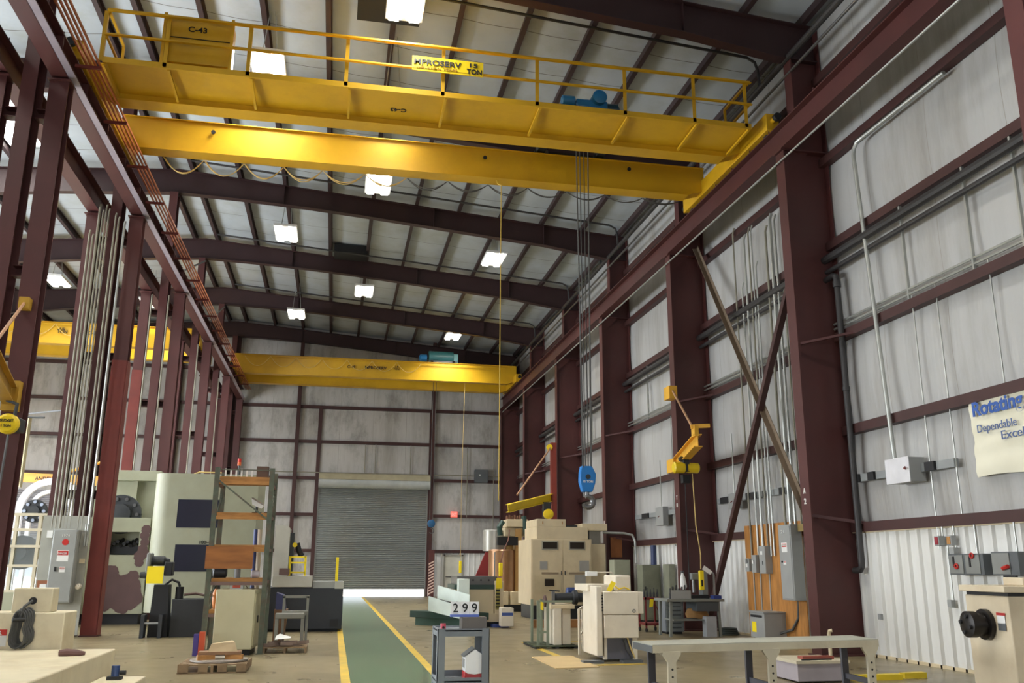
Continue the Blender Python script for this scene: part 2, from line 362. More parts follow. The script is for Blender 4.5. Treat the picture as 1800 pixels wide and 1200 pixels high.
# --- rafters (tapered plate girders)
TOPX = [(-21.2, 0), (-5.8, 0), (10.05, 0)]
BOT = [(10.05, 12.5), (9.14, 12.53), (6.97, 12.86), (4.89, 13.04), (.45, 13.45), (-1.5, 13.6), (-3.78, 13.72), (-5.8, 13.78), (-9.5, 13.5), (-13, 13.1), (-17, 12.5), (-21.2, 11.6)]
rl = ['nearest deep roof rafter, above the right-hand crane walkway end', 'second roof rafter from the front, hidden behind the big yellow crane', 'deep maroon roof rafter just beyond the big yellow crane',
      'fourth roof rafter from the front, under two square lamps', 'fifth roof rafter from the front, behind the pair of square lamps', 'farthest roof rafter, lying against the end wall above the far crane']
RAFT = mat('rafter_steel', (54, 32, 33), .55, var=.12, dirt=(48, 34, 32))
for k, y in enumerate(FR[:-1]+[BACK-.4]):
    t = thing('roof_rafter', (-5.8, y, 13.7), (['roof rafter behind the photographer line'] + rl)[k] if k else 'roof rafter closest overhead, above the top of the picture', 'rafter', 'roof rafters')
    web = [(x, roof_z(x)-.015) for x, _ in TOPX]+BOT
    MB().poly(web, 'Y', y-.008, y+.008).build('web', RAFT, t)
    for nm, pts in (('top_flange', [(x, roof_z(x)-.0125) for x, _ in TOPX]), ('bottom_flange', BOT[::-1])):
        b = MB()
        for (xa, za), (xb, zb) in zip(pts, pts[1:]): b.bar((xa, y, za), (xb, y, zb), .26, .024)
        b.build(nm, RAFT, t)
    for x in (-2.3, 2.9, 6.9):
        b = MB()
        zb = [z0+(z1-z0)*(x-x0)/(x1-x0) for (x0, z0), (x1, z1) in zip(BOT, BOT[1:]) if x1 <= x <= x0][0]; b.box(x-.006, x+.006, y-.12, y+.12, zb+.02, roof_z(x)-.03); b.build('stiffener', RAFT, t)
# --- right-hand stepped columns
cl = ['tall maroon wall column at the right edge of the picture', 'big stepped maroon column beside the grey breaker panel, stencilled A2', 'stepped maroon column carrying the orange-yellow jib, stencilled T8',
      'third stepped maroon column on the right, behind the blue hook block', 'fourth stepped column on the right, with a red mast on its edge', 'fifth stepped column on the right, behind the small yellow jib arm', 'corner stepped column where right wall meets end wall']
for k, y in enumerate(FR):
    if k == 6: y = BACK-.35
    t = thing('steel_column', (9.5, y, 0), cl[k], 'column', 'stepped columns along the right wall')
    MB().box(8.99, 9.015, y-.17, y+.17, 0, 10.25).build('inner_flange', MAROON, t)
    MB().box(10.01, 10.035, y-.17, y+.17, 0, 13.3).build('outer_flange', MAROON, t)
    MB().box(9.015, 10.01, y-.008, y+.008, 0, 10.25).build('web', MAROON, t)
    b = MB(); b.box(9.33, 9.355, y-.15, y+.15, 10.28, 12.48); b.build('upper_flange', MAROON, t)
    MB().box(9.355, 10.01, y-.008, y+.008, 10.28, 12.49).build('upper_web', MAROON, t)
    MB().box(8.93, 10.03, y-.19, y+.19, 10.25, 10.28).build('cap_plate', MAROON, t)
    MB().box(8.93, 10.06, y-.22, y+.22, 0, .03).build('base_plate', MAROON, t)
    b = MB(); b.poly([(9.015, 10.25), (9.6, 10.25), (9.015, 9.7)], 'Y', y-.1, y-.085); b.build('gusset', MAROON, t)
    if k in (1, 2, 3):
        s = {1: 'A2', 2: 'T8', 3: '8J'}[k]; z = {1: 3.0, 2: 3.35, 3: 3.0}[k]
        for q, ch in enumerate(s): text(ch, WHITE, (8.99, y+.05, z-.2*q), (0,-1,0), ZD, .11, t, w=.08, bold=.02, label='white stencilled character on column flange')
GIRTM = mat('girt_steel', (66, 36, 33), .55, var=.15, scale=2, dirt=(44, 30, 28))
# --- girts on the right wall and end wall
gl = ['at knee-wall height, just above the white ribbed panelling', 'just above the height of the wall banner', 'level with the twin conduits', 'above the black pipes', 'just under the crane runway', 'above the crane runway near the roof']
for z, g in zip(GIRT, gl):
    MB().prof([(-.09,-.09),(.09,-.09),(.09,-.05),(.07,-.05),(.07,-.07),(-.07,-.07),(-.07,.07),(.09,.07),(.09,.09),(-.09,.09)], (9.98, -6, z), (9.98, BACK-.1, z)).build(
        'wall_girt', GIRTM, label=f'maroon girt along the right wall {g}', cat='girt', group='girts on the right wall')
for z, g in zip(GIRT, ['just above the personnel door', 'at exit sign height', 'level with the roll-up door hood', 'midway up the end wall', 'just under the far yellow crane', 'above the far yellow crane']):
    if z < DTOP:
        for x0, x1, sd in ((LDX1+.1, DX0-.12, 'left of the roll-up door'), (DX1+.12, 10.0, 'right of the roll-up door')):
            MB().prof([(-.09,-.08),(.09,-.08),(.09,.08),(-.09,.08)], (x0, BACK-.1, z), (x1, BACK-.1, z)).build('wall_girt', GIRTM, label=f'maroon end-wall girt {g}, {sd}', cat='girt', group='girts on the end wall')
    else:
        MB().prof([(-.09,-.08),(.09,-.08),(.09,.08),(-.09,.08)], (-21.2, BACK-.1, z), (10.0, BACK-.1, z)).build('wall_girt', GIRTM, label=f'maroon end-wall girt {g}, across both bays', cat='girt', group='girts on the end wall')
for i, (px, lb) in enumerate([(523, 'left of the roll-up door'), (760, 'right of the roll-up door')]):
    x = PY(px, 760, BACK).x
    MB().ibeam((x, BACK-.22, 0), (x, BACK-.22, 14.3), .2, .2, up=YD).build('wind_column', GIRTM, label=f'slim maroon end-wall post standing {lb}', cat='post', group='end-wall posts')
for i, (x, lb) in enumerate([(DX0-.1, 'left'), (DX1-.02, 'right')]):
    MB().prof([(-.1,-.06),(.1,-.06),(.1,.06),(-.1,.06)], (x, BACK-.12, 0), (x, BACK-.12, 9.98), YD).build('door_jamb', GIRTM, label=f'maroon jamb post on the {lb} edge of the roll-up door', cat='jamb', group='roll-up door jambs')
x = PY(405, 800, BACK).x
MB().ibeam((x, BACK-.25, 0), (x, BACK-.25, 14.2), .25, .25, up=YD).build('wind_column', GIRTM, label='maroon end-wall post behind the row of left columns', cat='post', group='end-wall posts')
for x in (-8.6, -12.3):
    MB().ibeam((x, BACK-.25, 0), (x, BACK-.25, 13.9), .22, .22, up=YD).build('wind_column', GIRTM, label=f'maroon end-wall post in the left bay, {"nearer the ridge" if x > -10 else "beside the grey shutter"}', cat='post', group='end-wall posts')
# --- white ribbed wainscot on the right wall
rib = []
y = -4.0
while y < BACK-.3:
    rib += [(9.995, y), (9.995, y+.10), (9.94, y+.12), (9.94, y+.165), (9.995, y+.205)]; y += .305
RIBM = mat('ribbed_white_panel', (226, 226, 222), .4, var=.05, scale=.8, dirt=(176, 168, 150), dirt_amt=.35, stretch=(1, 1.5, .3))
b = MB(); n = len(rib); b.raw([(a, c, 0) for a, c in rib]+[(a, c, 2.27) for a, c in rib], [(i, i+1, i+1+n, i+n) for i in range(n-1)])
b.build('trim_1', RIBM, kind='structure', smooth=False)
MB().box(9.93, 10.0, -4, BACK-.3, 2.25, 2.29).build('trim_2', CREAM, kind='structure')
MB().box(9.94, 10.0, -4, BACK-.3, 0, .05).build('baseboard_right', CREAM, kind='structure')
# ribbed liner on the end wall beside the personnel door
rib = []; x = DX1+.25
while x < 9.9: rib += [(x, BACK-.075), (x+.10, BACK-.075), (x+.13, BACK-.115), (x+.175, BACK-.115), (x+.205, BACK-.075)]; x += .305
b = MB(); n = len(rib); b.raw([(a, c, 0) for a, c in rib]+[(a, c, 2.27) for a, c in rib], [(i, i+1, i+1+n, i+n) for i in range(n-1)])
b.build('trim_3', RIBM, kind='structure', smooth=False)
# --- big roll-up door, open a hand's breadth over the apron
def shutter(name, x0, x1, ztop, zbot, y, m, hood=None, hoodm=None):
    prof = []; z = zbot
    while z < ztop: prof += [(y, z), (y-.035, z+.025), (y-.035, z+.065), (y, z+.09)]; z += .1
    b = MB(); n = len(prof); b.raw([(x0, a, c) for a, c in prof]+[(x1, a, c) for a, c in prof], [(i, i+1, i+1+n, i+n) for i in range(n-1)])
    d = b.build(name, m, kind='structure', smooth=False)
    MB().box(x0, x1, y-.05, y+.02, zbot-.09, zbot+.01).build('bottom_bar', GREYDK, d)
    for xx in (x0, x1): MB().box(xx-.07, xx+.05, y-.07, y+.03, 0, ztop).build('guide_rail', m, d)
    return d
SHUT = mat('roll_door_grey', (126, 130, 128), .5, var=.06, scale=.7, dirt=(120, 104, 84), dirt_amt=.35)
d1 = shutter('door_1', DX0+.02, DX1-.12, DTOP+.05, .46, BACK-.06, SHUT)
HOODM = mat('hood_beige', (168, 160, 132), .5, dirt=(140, 130, 104))
MB().cyl((DX0, BACK-.36, 5.98), (DX1-.05, BACK-.36, 5.98), .34, n=20).build('curtain_roll', mat('hood_grey', (168, 172, 170), .45), d1)
MB().poly([(BACK-.06, 5.95), (BACK-.06, 6.5), (BACK-.5, 6.42), (BACK-.72, 6.1)], 'X', DX0, DX1-.05).build('door_hood', HOODM, d1)
shutter('door_2', LDX0+.02, LDX1-.02, LDTOP, 1.9, BACK-.06, mat('left_shutter', (150, 150, 158), .5))
# --- personnel door
pd = thing('door_3', (6.45, BACK-.1, 0), None, None); pd['kind'] = 'structure'
x0, x1 = PY(780, 1000, BACK-.1).x, PY(813, 1000, BACK-.1).x
MB().box(x0+.06, x1-.06, BACK-.16, BACK-.12, .01, 2.12).build('door_leaf', mat('door_cream', (206, 204, 190), .5), pd, bevel=.006)
b = MB(); b.box(x0-.02, x0+.06, BACK-.2, BACK-.1, 0, 2.2); b.box(x1-.06, x1+.02, BACK-.2, BACK-.1, 0, 2.2); b.box(x0-.02, x1+.02, BACK-.2, BACK-.1, 2.12, 2.2)
b.build('door_frame', mat('frame_grey', (150, 148, 138), .5), pd)
MB().box(x0+.1, x1-.1, BACK-.2, BACK-.16, 1.0, 1.06).build('push_bar', STEEL, pd)
# ================================================================== LEFT COLONNADE
RFR = [FR[0], FR[1], FR[2], FR[3], FR[4], FR[5], BACK-.5]
nm = ['nearest frame', 'frame beside the hoist', 'frame carrying the conduits and grey control panel', 'frame behind the rusty lathe', 'frame above the sage lathe body', 'second frame from the end wall', 'frame at the end wall']
for k, y in enumerate(RFR):
    for nm2, x, w, top in (('left crane-runway column', -6.42, .30, 10.2), ('centre building column', -5.87, .26, 13.75), ('right crane-runway column', -5.38, .33, 10.2)):
        if k == 0 and nm2[0] == 'l': continue
        t = thing('steel_column', (x, y, 0), f'maroon {nm2} of the {nm[k]} in the left row', 'column', 'columns of the left row')
        d = .3 if nm2[0] != 'c' else .42
        MB().box(x-w/2, x+w/2, y-d/2, y-d/2+.022, 0, top).build('front_flange', MAROON, t)
        MB().box(x-w/2, x+w/2, y+d/2-.022, y+d/2, 0, top).build('rear_flange', MAROON, t)
        MB().box(x-.008, x+.008, y-d/2+.022, y+d/2-.022, 0, top).build('web', MAROON, t)
        MB().box(x-w/2-.04, x+w/2+.04, y-d/2-.04, y+d/2+.04, 0, .025).build('base_plate', MAROON, t)
        if nm2[0] != 'c': MB().box(x-.2, x+.2, y-.2, y+.2, top, top+.03).build('cap_plate', MAROON, t)
        if nm2[0] == 'r' and k == 2:
            b = MB(); b.box(x-w/2-.012, x+w/2+.012, y-d/2-.03, y-d/2-.002, .03, 6.45); b.box(x+w/2+.002, x+w/2+.03, y-d/2-.03, y+d/2, .03, 6.45)
            b.build('guard_plate', MAROON_RED, t, label='red primer cover plates on the lower column')
        if nm2[0] == 'l' and k == 3:
            MB().box(x-w/2-.01, x+w/2+.01, y-d/2-.03, y-d/2-.002, .03, 7.6).build('guard_plate', MAROON_RED, t, label='red primer cover plate')
    for z, zl in ((3.2, 'low'), (6.55, 'middle'), (9.55, 'high')):
        for xa, xb, sd in ((-6.265, -6.005, 'outer'), (-5.735, -5.55, 'inner')):
            if k == 0: continue
            MB().prof([(-.1,-.1),(.1,-.1),(.1,-.08),(-.08,-.08),(-.08,.08),(.1,.08),(.1,.1),(-.1,.1)], (xa, y+.03, z), (xb, y+.03, z)).build(
                'tie_strut', MAROON, label=f'{zl} {sd} maroon tie strut of the {nm[k]}', cat='strut', group='tie struts of the left row')
# ================================================================== CRANE RUNWAYS
def runway(x, side, name, lab, y0=-4, y1=BACK-.5):
    t = thing(name, (x, y0, 10.28), lab, 'crane runway')
    MB().ibeam((x, y0, 10.565), (x, y1, 10.565), .57, .3, .025, .016).build('girder', MAROON, t)
    MB().prof([(-.055,0),(.055,0),(.02,.02),(.014,.07),(.035,.075),(.035,.1),(-.035,.1),(-.035,.075),(-.014,.07),(-.02,.02)], (x, y0, 10.85), (x, y1, 10.85)).build('rail', mat('rail_steel', (104, 84, 78), .5, metal=.4), t)
    b = MB(); y = y0+.5
    while y < y1:
        b.cyl((x+side*.11, y, 10.85), (x+side*.11, y, 10.94), .012, n=6); b.cyl((x-side*.11, y+.4, 10.85), (x-side*.11, y+.4, 10.94), .012, n=6); y += .95
    b.build('rail_clip', MAROON, t, label='rail clips')
    return t
rw = runway(9.08, -1, 'crane_runway', 'maroon crane runway beam with rail along the right columns')
lw = runway(-5.38, 1, 'crane_runway', 'maroon crane runway beam on the left row of columns, with copper conductor bars')
y = 2.0
while y < BACK-1:
    MB().box(-5.372, -5.24, y, y+.03, 10.305, 10.83).build('stiffener', MAROON, lw); y += 1.68
b = MB(); b.box(-5.24, -5.10, -4, BACK-.5, 10.28, 10.30); b.build('walk_channel', mat('lilac_channel', (150, 140, 150), .5), lw, label='pale channel along the lower flange')
brk = []
y = 3.0
while y < BACK-1:
    bb = MB(); bb.box(-5.24, -4.78, y, y+.05, 10.66, 10.72); bb.build('conductor_bracket', MAROON_RED, lw); y += 2.2
for i, (dx, dz) in enumerate(((-.29, 0), (-.21, 0), (-.13, 0), (-.05, 0))):
    MB().bar((-4.76+dx, -2, 10.75+dz), (-4.76+dx, BACK-1, 10.75+dz), .028, .05).build('conductor_bar', COPPERBAR, lw)
runway(-6.42, -1, 'crane_runway', 'maroon crane runway beam serving the left bay, on the left row of columns')
runway(-20.6, 1, 'crane_runway', 'maroon crane runway beam on the far side of the left bay')
# rod slung under the right runway
MB().tube([(8.95, -3, 10.02), (8.95, BACK-1, 10.02)], .022).build('conduit', GALV, label='thin grey conduit running under the right crane runway beam', cat='conduit')
# X-bracing between columns
def brace(p0, p1, m, lab, w=.09):
    MB().angle(p0, p1, w, .012).build('diagonal_brace', m, label=lab, cat='brace', group='diagonal wind braces')
brace(PY(1388, 490, 16.3), Vector((9.42, 22.3, .12)), mat('brace_brown', (66, 40, 38), .6), 'dark maroon diagonal brace rising from the workbench corner to the big column', .13)
brace(PY(1225, 438, 22.4), PY(1421, 905, 16.5), mat('tan_brace', (116, 100, 82), .6), 'tan diagonal brace coming down from the jib column to the breaker panel', .13)
for k in range(0, 6):
    y0, y1 = FR[k]+.2, FR[k+1]-.2
    if k in (0, 3, 4):
        brace((-5.74, y0, 10.9 if k else 8), (-5.74, y1, 13.6), mat('brace_rod', (150, 148, 140), .5), f'pale rod brace above the left runway in the {ORD[k]} bay from the front', .05)
for k in range(1, 6):
    MB().angle((9.1, FR[k]-.01, 2.55), (9.95, FR[k]-.45, 2.40), .06).build('kicker_angle', MAROON, label=f'horizontal maroon kicker angle low on the {["","big","jib","third right","red-mast","fifth right"][k]} column', cat='brace', group='column kicker angles')
    MB().angle((9.05, FR[k]-.18, 5.95), (9.95, FR[k]-.75, 6.10), .06).build('kicker_angle', MAROON, label=f'horizontal maroon kicker angle high on the {["","big","jib","third right","red-mast","fifth right"][k]} column', cat='brace', group='column kicker angles')
# ================================================================== BRIDGE CRANES
def end_truck(x, y0, y1, t, m=YEL):
    b = MB(); b.box(x-.15, x+.15, y0+.25, y1-.25, 10.98, 11.38)
    b.build('end_truck', m, t, bevel=.01)
    for y in (y0+.55, y1-.55):
        MB().cyl((x-.06, y, 11.08), (x+.06, y, 11.08), .13, n=20).build('wheel', STEEL, t)
    for a, c in ((y0+.25, y0), (y1-.25, y1)):
        b = MB(); b.cyl((x, a, 11.2), (x, a+(c-a)*.6, 11.2), .06, n=12); b.build('bumper_arm', m, t)
        MB().cyl((x, a+(c-a)*.6, 11.2), (x, c, 11.2), .085, n=14).build('bumper', BLACK, t)
def box_girder(x0, x1, y0, y1, z0, z1, t, m=YEL):
    b = MB(); pts = [(x0, z0+.14), (x0+.4, z0), (x1-.45, z0), (x1, z0+.14), (x1, z1), (x0, z1)]
    b.poly(pts, 'Y', y0+.03, y1-.03)
    b.poly([(x0, z1), (x1, z1), (x1, z1+.02), (x0, z1+.02)], 'Y', y0-.02, y1+.02)
    b.poly([(x0+.4, z0-.018), (x1-.45, z0-.018), (x1-.45, z0), (x0+.4, z0)], 'Y', y0-.01, y1+.01)
    return b.build('girder', m, t)
# ---- near crane
nc = thing('bridge_crane', (1.9, 19, 10.95), 'big yellow double-girder bridge crane with walkway and railing, nearest the camera', 'crane')
XA, XB = -5.3, 9.0
box_girder(XA, XB, 17.8, 18.2, 10.95, 11.68, nc)
box_girder(XA, XB, 20.05, 20.45, 10.95, 11.70, nc)
end_truck(9.08, 16.2, 21.6, nc); end_truck(-5.38, 16.2, 21.6, nc)
for y in (18.0, 20.25): MB().cyl((3.2, y-.22, 11.45), (3.2, y-.235, 11.45), .05, n=12).build('drain_hole', BLACK, nc)
for px in (375, 1106): 
    p = PY(px, 232 if px < 500 else 297, 20.03); MB().cyl((p.x, 20.045, p.z), (p.x, 20.02, p.z), .05, n=12).build('drain_hole', BLACK, nc)
MB().box(-4.86, 8.62, 16.6, 17.85, 11.07, 11.1).build('walkway_floor', YEL, nc)
MB().box(-4.88, 8.62, 16.55, 16.6, 11.02, 11.14).build('toe_plate', YEL, nc)
posts = [-4.84, -3.67, -2.1, -.17, 1.81, 3.82, 5.77, 7.36, 8.58]
for x in posts:
    MB().angle((x-.035, 16.55, 11.05), (x-.035, 16.55, 12.14), .075, .014, YD).build('rail_post', YEL, nc)
    MB().bar((x, 16.6, 11.03), (x, 17.78, 10.98), .05, .05).build('walkway_brace', YEL, nc)
MB().angle((-4.88, 16.53, 12.11), (8.64, 16.53, 12.10), .08, .014).build('top_rail', YEL, nc)
MB().angle((-4.88, 16.53, 11.58), (8.64, 16.53, 11.57), .065, .012).build('mid_rail', YEL, nc)
for x in (-4.85, 8.58):
    b = MB(); b.bar((x, 16.55, 12.12), (x, 17.75, 12.12), .05); b.bar((x, 16.55, 11.58), (x, 17.75, 11.58), .045); b.bar((x, 17.75, 11.1), (x, 17.75, 12.14), .05)
    b.build('end_rail', YEL, nc)
cb = MB().box(-3.82, -2.55, 16.72, 17.2, 11.28, 12.32).build('control_cabinet', YEL, nc, bevel=.012)
MB().box(-3.80, -2.57, 16.70, 16.722, 11.82, 11.832).build('door_seam', INK, cb)
MB().box(-3.86, -3.80, 16.62, 16.72, 11.12, 12.3).build('cabinet_leg', YEL, cb)
MB().box(-2.57, -2.51, 16.62, 16.72, 11.12, 12.3).build('cabinet_leg', YEL, cb)
text('C-43', INK, (-3.40, 16.715, 11.98), XD, ZD, .12, cb, w=.36, bold=.02)
sg = MB().box(1.08, 2.57, 16.47, 16.49, 11.53, 11.86).build('name_board', YEL2, nc)
text('MPROSERV', INK, (1.12, 16.465, 11.67), XD, ZD, .125, sg, w=.98, bold=.025)
text('HOUSTON, TEXAS', mat('brown_ink', (150, 110, 30), .6), (1.18, 16.465, 11.575), XD, ZD, .06, sg, w=.84)
text('15', INK, (2.28, 16.465, 11.72), XD, ZD, .09, sg, w=.17, bold=.025)
text('TON', INK, (2.22, 16.465, 11.56), XD, ZD, .12, sg, w=.32, bold=.025)
text('C-43', INK, (1.05, 17.3, 11.068), (-1,0,0), YD, .14, nc, w=.34, bold=.02)
# trolley hoist between the girders
hz = thing('trolley_hoist', (5.4, 19.1, 11.7), 'blue wire-rope trolley hoist riding on top of the near yellow crane', 'hoist')
b = MB(); b.box(4.5, 6.4, 17.95, 18.1, 11.74, 11.86); b.box(4.5, 6.4, 20.2, 20.35, 11.74, 11.86); b.box(4.55, 4.75, 18.0, 20.3, 11.80, 11.98); b.box(6.1, 6.3, 18.0, 20.3, 11.80, 11.98)
b.build('trolley_frame', DARK, hz)
for x in (4.75, 6.15):
    for y in (18.0, 20.25): MB().cyl((x, y-.06, 11.83), (x, y+.06, 11.83), .11, n=16).build('wheel', STEEL, hz)
MB().cyl((4.7, 19.1, 11.95), (6.2, 19.1, 11.95), .24, n=24).build('rope_drum', DARK, hz)
MB().cyl((3.4, 18.75, 11.45), (4.45, 18.75, 11.45), .09, n=12).build('cable_reel_tube', mat('salmon_tube', (196, 140, 122), .5), hz)
b = MB(); p = PY(1050, 178, 18.0); b.lathe((p.x, 17.75, p.z), YD, [(0, .13), (.02, .17), (.5, .17), (.52, .15)], 20); b.build('hoist_motor', BLUE, hz)
p = PY(1000, 176, 18.0); MB().lathe((p.x-.18, 18.0, p.z-.02), XD, [(0, .09), (.02, .12), (.3, .12), (.32, .09)], 18).build('brake_housing', BLUE, hz)
p2 = PY(1030, 182, 18.0); MB().box(p2.x-.25, p2.x+.5, 17.9, 18.4, p2.z-.14, p2.z+.06).build('gear_case', BLUE, hz, bevel=.03)
p3 = PY(1072, 188, 18.0); MB().lathe((p3.x-.1, 18.05, p3.z-.03), XD, [(0, .12), (.28, .13), (.34, .05)], 16).build('trolley_motor', mat('deep_teal', (26, 74, 96), .4), hz)
# ropes and hook block
hb = thing('hook_block', (5.43, 19.1, 3.2), 'blue hook block with steel hook hanging on ropes from the near crane', 'hook block')
b = MB(); zc = 3.46
b.poly([(-.14, .30), (.10, .30), (.19, .12), (.17, -.08), (.10, -.27), (-.12, -.27), (-.18, -.05), (-.17, .16)], 'Y', -.09, .09)
bmesh.ops.translate(b.bm, verts=b.bm.verts, vec=(5.43, 19.1, zc)); b.build('block_body', HOOKBLUE, hb, bevel=.02)
MB().cyl((5.43, 18.985, zc+.06), (5.43, 19.215, zc+.06), .055, n=16).build('sheave_pin', DARK, hb)
text('15 TON', WHITE, (5.32, 19.005, zc-.07), XD, ZD, .05, hb, w=.22, bold=.02)
b = MB(); b.cyl((5.43, 19.1, zc-.27), (5.43, 19.1, zc-.34), .045, n=12)
pts = []; rr = []
for i in range(15):
    a = math.radians(120-i*19.5); pts.append((5.44+.12*math.cos(a), 19.1, zc-.48+.12*math.sin(a))); rr.append(.035+.03*math.sin(math.pi*i/14))
b.tube(pts, rr, 10); b.build('hook', STEEL, hb)
for x, y in ((5.33, 19.0), (5.36, 19.18), (5.40, 19.1), (5.47, 19.12), (5.52, 19.02), (5.55, 19.2)):
    MB().tube([(x, y, zc+.26), (x+(x-5.44)*.6, y, 11.8)], .012, 6).build('wire_rope', CABLE, hb)
# festoon loops under the second girder
x = -4.4
for i in range(13):
    L = .9 if i < 4 else 1.0
    b = MB()
    for q in range(2): b.tube(hang((x+.03*q, 20.42+.06*q, 10.9), (x+L-.03*q, 20.42+.06*q, 10.9), .34+.05*R.random()-.02*i, 10), .012, 6)
    b.build('festoon_cable', CREAMCABLE if i < 6 else CABLE, nc, label='hanging cable loop'); x += L+.02
pc = MB().tube([(3.52, 20.2, 10.94), (3.52, 19.9, 10.7)]+[(3.52, 19.5, 10.5-i*.6) for i in range(13)]+[(3.52, 19.5, 3.0)], .012, 6).build('pendant_cable', mat('pendant_cable', (190, 160, 60), .6), label='thin yellow pendant cable hanging from the near crane girder', cat='cable')
# ---- far crane and left-bay crane
def far_crane(x0, x1, yf, lab, txt, mir=False):
    t = thing('bridge_crane', ((x0+x1)/2, yf+1.2, 10.95), lab, 'crane')
    box_girder(x0, x1, yf, yf+.4, 10.98, 11.92, t); box_girder(x0, x1, yf+2.1, yf+2.5, 10.90, 11.8, t)
    end_truck(x0-.0, yf-.9, yf+3.4, t); end_truck(x1, yf-.9, yf+3.4, t)
    xx = x0+.5; 
    while xx < x0+(x1-x0)*.62:
        b = MB(); b.tube(hang((xx, yf-.08, 11.82), (xx+1.25, yf-.08, 11.82), .5, 10), .012, 6); b.build('festoon_cable', CREAMCABLE, t, label='hanging cable loop'); xx += 1.27
    MB().bar((x0+.3, yf-.07, 11.86), (x1-.6, yf-.07, 11.80), .03).build('festoon_track', YEL, t)
    for s, dx, h, w in txt: text(s, INK, (x0+dx, yf-.03, 11.42 if s != '15' else 11.55), XD, ZD, h, t, w=w, bold=.02)
    return t
fc = far_crane(-5.38, 9.08, 45.3, 'far yellow bridge crane in front of the end wall', [('C-42', 5.6, .14, .4), ('MPROSERV', 6.5, .16, 1.1), ('15', 8.05, .1, .16), ('TON', 7.95, .12, .3)])
fh = thing('trolley_hoist', (5.1, 46.3, 11.9), 'teal wire-rope hoist with drum on top of the far yellow crane', 'hoist')
MB().cyl((4.45, 46.0, 12.34), (5.75, 46.0, 12.34), .36, n=24).build('rope_drum', mat('teal_hoist', (52, 108, 110), .4), fh)
MB().lathe((4.35, 46.0, 12.3), (-1,0,0), [(0, .2), (.35, .2), (.4, .12)], 18).build('hoist_motor', BLUE, fh)
MB().box(5.75, 6.0, 45.75, 46.25, 12.0, 12.55).build('gear_case', mat('pale_teal', (130, 190, 196), .4), fh, bevel=.03)
b = MB(); b.box(4.4, 5.9, 45.4, 45.6, 11.93, 12.06); b.box(4.4, 5.9, 47.5, 47.7, 11.82, 12.06); b.box(4.5, 4.65, 45.4, 47.7, 11.98, 12.08); b.box(5.65, 5.8, 45.4, 47.7, 11.98, 12.08); b.build('trolley_frame', DARK, fh)
fhb = thing('hook_block', (5.0, 46.6, 4.2), 'small blue hook block of the far crane hanging beside the roll-up door', 'hook block')
p = PY(758, 920, 46.05); p.y = 46.1
MB().lathe((p.x, 46.0, p.z), YD, [(0, .16), (.02, .2), (.16, .2), (.18, .16)], 18).build('block_body', mat('dark_hook_blue', (30, 80, 120), .4), fhb)
b = MB(); b.tube([(p.x+.02+.12*math.cos(math.radians(100-i*22)), 46.09, p.z-.36+.12*math.sin(math.radians(100-i*22))) for i in range(12)], .03, 8); b.build('hook', STEEL, fhb)
for dx in (-.08, .08): MB().tube([(p.x+dx, 46.09, p.z+.18), (p.x+dx, 46.09, 12.1)], .014, 6).build('wire_rope', CABLE, fhb)
far_crane(-20.6, -6.42, 40.8, 'yellow bridge crane of the left bay, seen between the left columns', [('15', 8.3, .12, .2), ('TON', 8.2, .16, .42), ('C-41', 9.4, .16, .5)])
# ================================================================== HIGH-BAY LAMPS
def lamp(x, y, z, lab, w=.8, l=1.5, p=270):
    t = thing('high_bay_lamp', (x, y, z), lab, 'lamp', 'high-bay lamps')
    MB().box(x-w/2, x+w/2, y-l/2, y+l/2, z+.03, z+.12).build('housing', WHITE, t, bevel=.01)
    em = mat('lamp_lens', (255, 250, 238), .4, var=.0, emit=14)
    for dx in (-.22, .22): MB().box(x+dx-.11, x+dx+.11, y-l/2+.04, y+l/2-.04, z-.02, z+.03).build('lens', em, t)
    for dx in (-.2, .2): MB().tube([(x+dx, y, z+.12), (x+dx*.3, y, roof_z(x)+.235)], .012, 6).build('hanger_rod', GALV, t)
    d = bpy.data.lights.new('lamp_light', 'AREA'); d.shape = 'RECTANGLE'; d.size = w; d.size_y = l; d.energy = p; d.color = (1, .985, .95); d.spread = math.radians(125)
    lo = bpy.data.objects.new('lamp_light', d); COL.objects.link(lo); lo.parent = t; lo.location = (0, 0, -.04)
    return t
lamp(-2.23, 30.66, 13.0, 'square lit high-bay lamp on the left, just beyond the near crane')
lamp(5.48, 31.83, 13.0, 'square lit high-bay lamp on the right, beside the hanging pendant cable')
lamp(.72, 37.0, 13.0, 'lit two-tube high-bay lamp in the middle, by the dark roof vent')
lamp(-2.28, 41.3, 13.0, 'farthest left lit high-bay lamp')
lamp(5.47, 43.8, 13.0, 'farthest right lit high-bay lamp above the far crane')
lamp(.78, 25.72, 13.0, 'lit two-tube high-bay lamp right below the near crane girder')
lamp(.90, 16.31, 13.0, 'lit high-bay lamp at the top edge of the picture')
lamp(-2.1, 19.6, 13.0, 'lit high-bay lamp seen through the crane railing on the left')
lamp(.85, 19.72, 12.42, 'high-bay lamp glaring on the second crane girder, itself behind the first', w=.5, l=.6, p=45)
lamp(5.4, 8.0, 13.0, 'high-bay lamp overhead in front of the picture'); lamp(-2.2, 8.0, 13.0, 'high-bay lamp overhead on the left in front of the picture')
lamp(-11.9, 38.2, 13.0, 'lit tube lamp hanging in the left bay between the columns')
lamp(-8.66, 40.9, 13.0, 'small lit lamp in the left bay behind the middle columns')

for y, pos in ((24, 'near the front'), (31, 'in the middle'), (38, 'farther back'), (44, 'near the end wall')):  # fill lamps added out of view to brighten the left bay's back wall
    lamp(-17.6, y, 13.0, f'added unseen lamp on the far side of the left bay, {pos}', p=520)
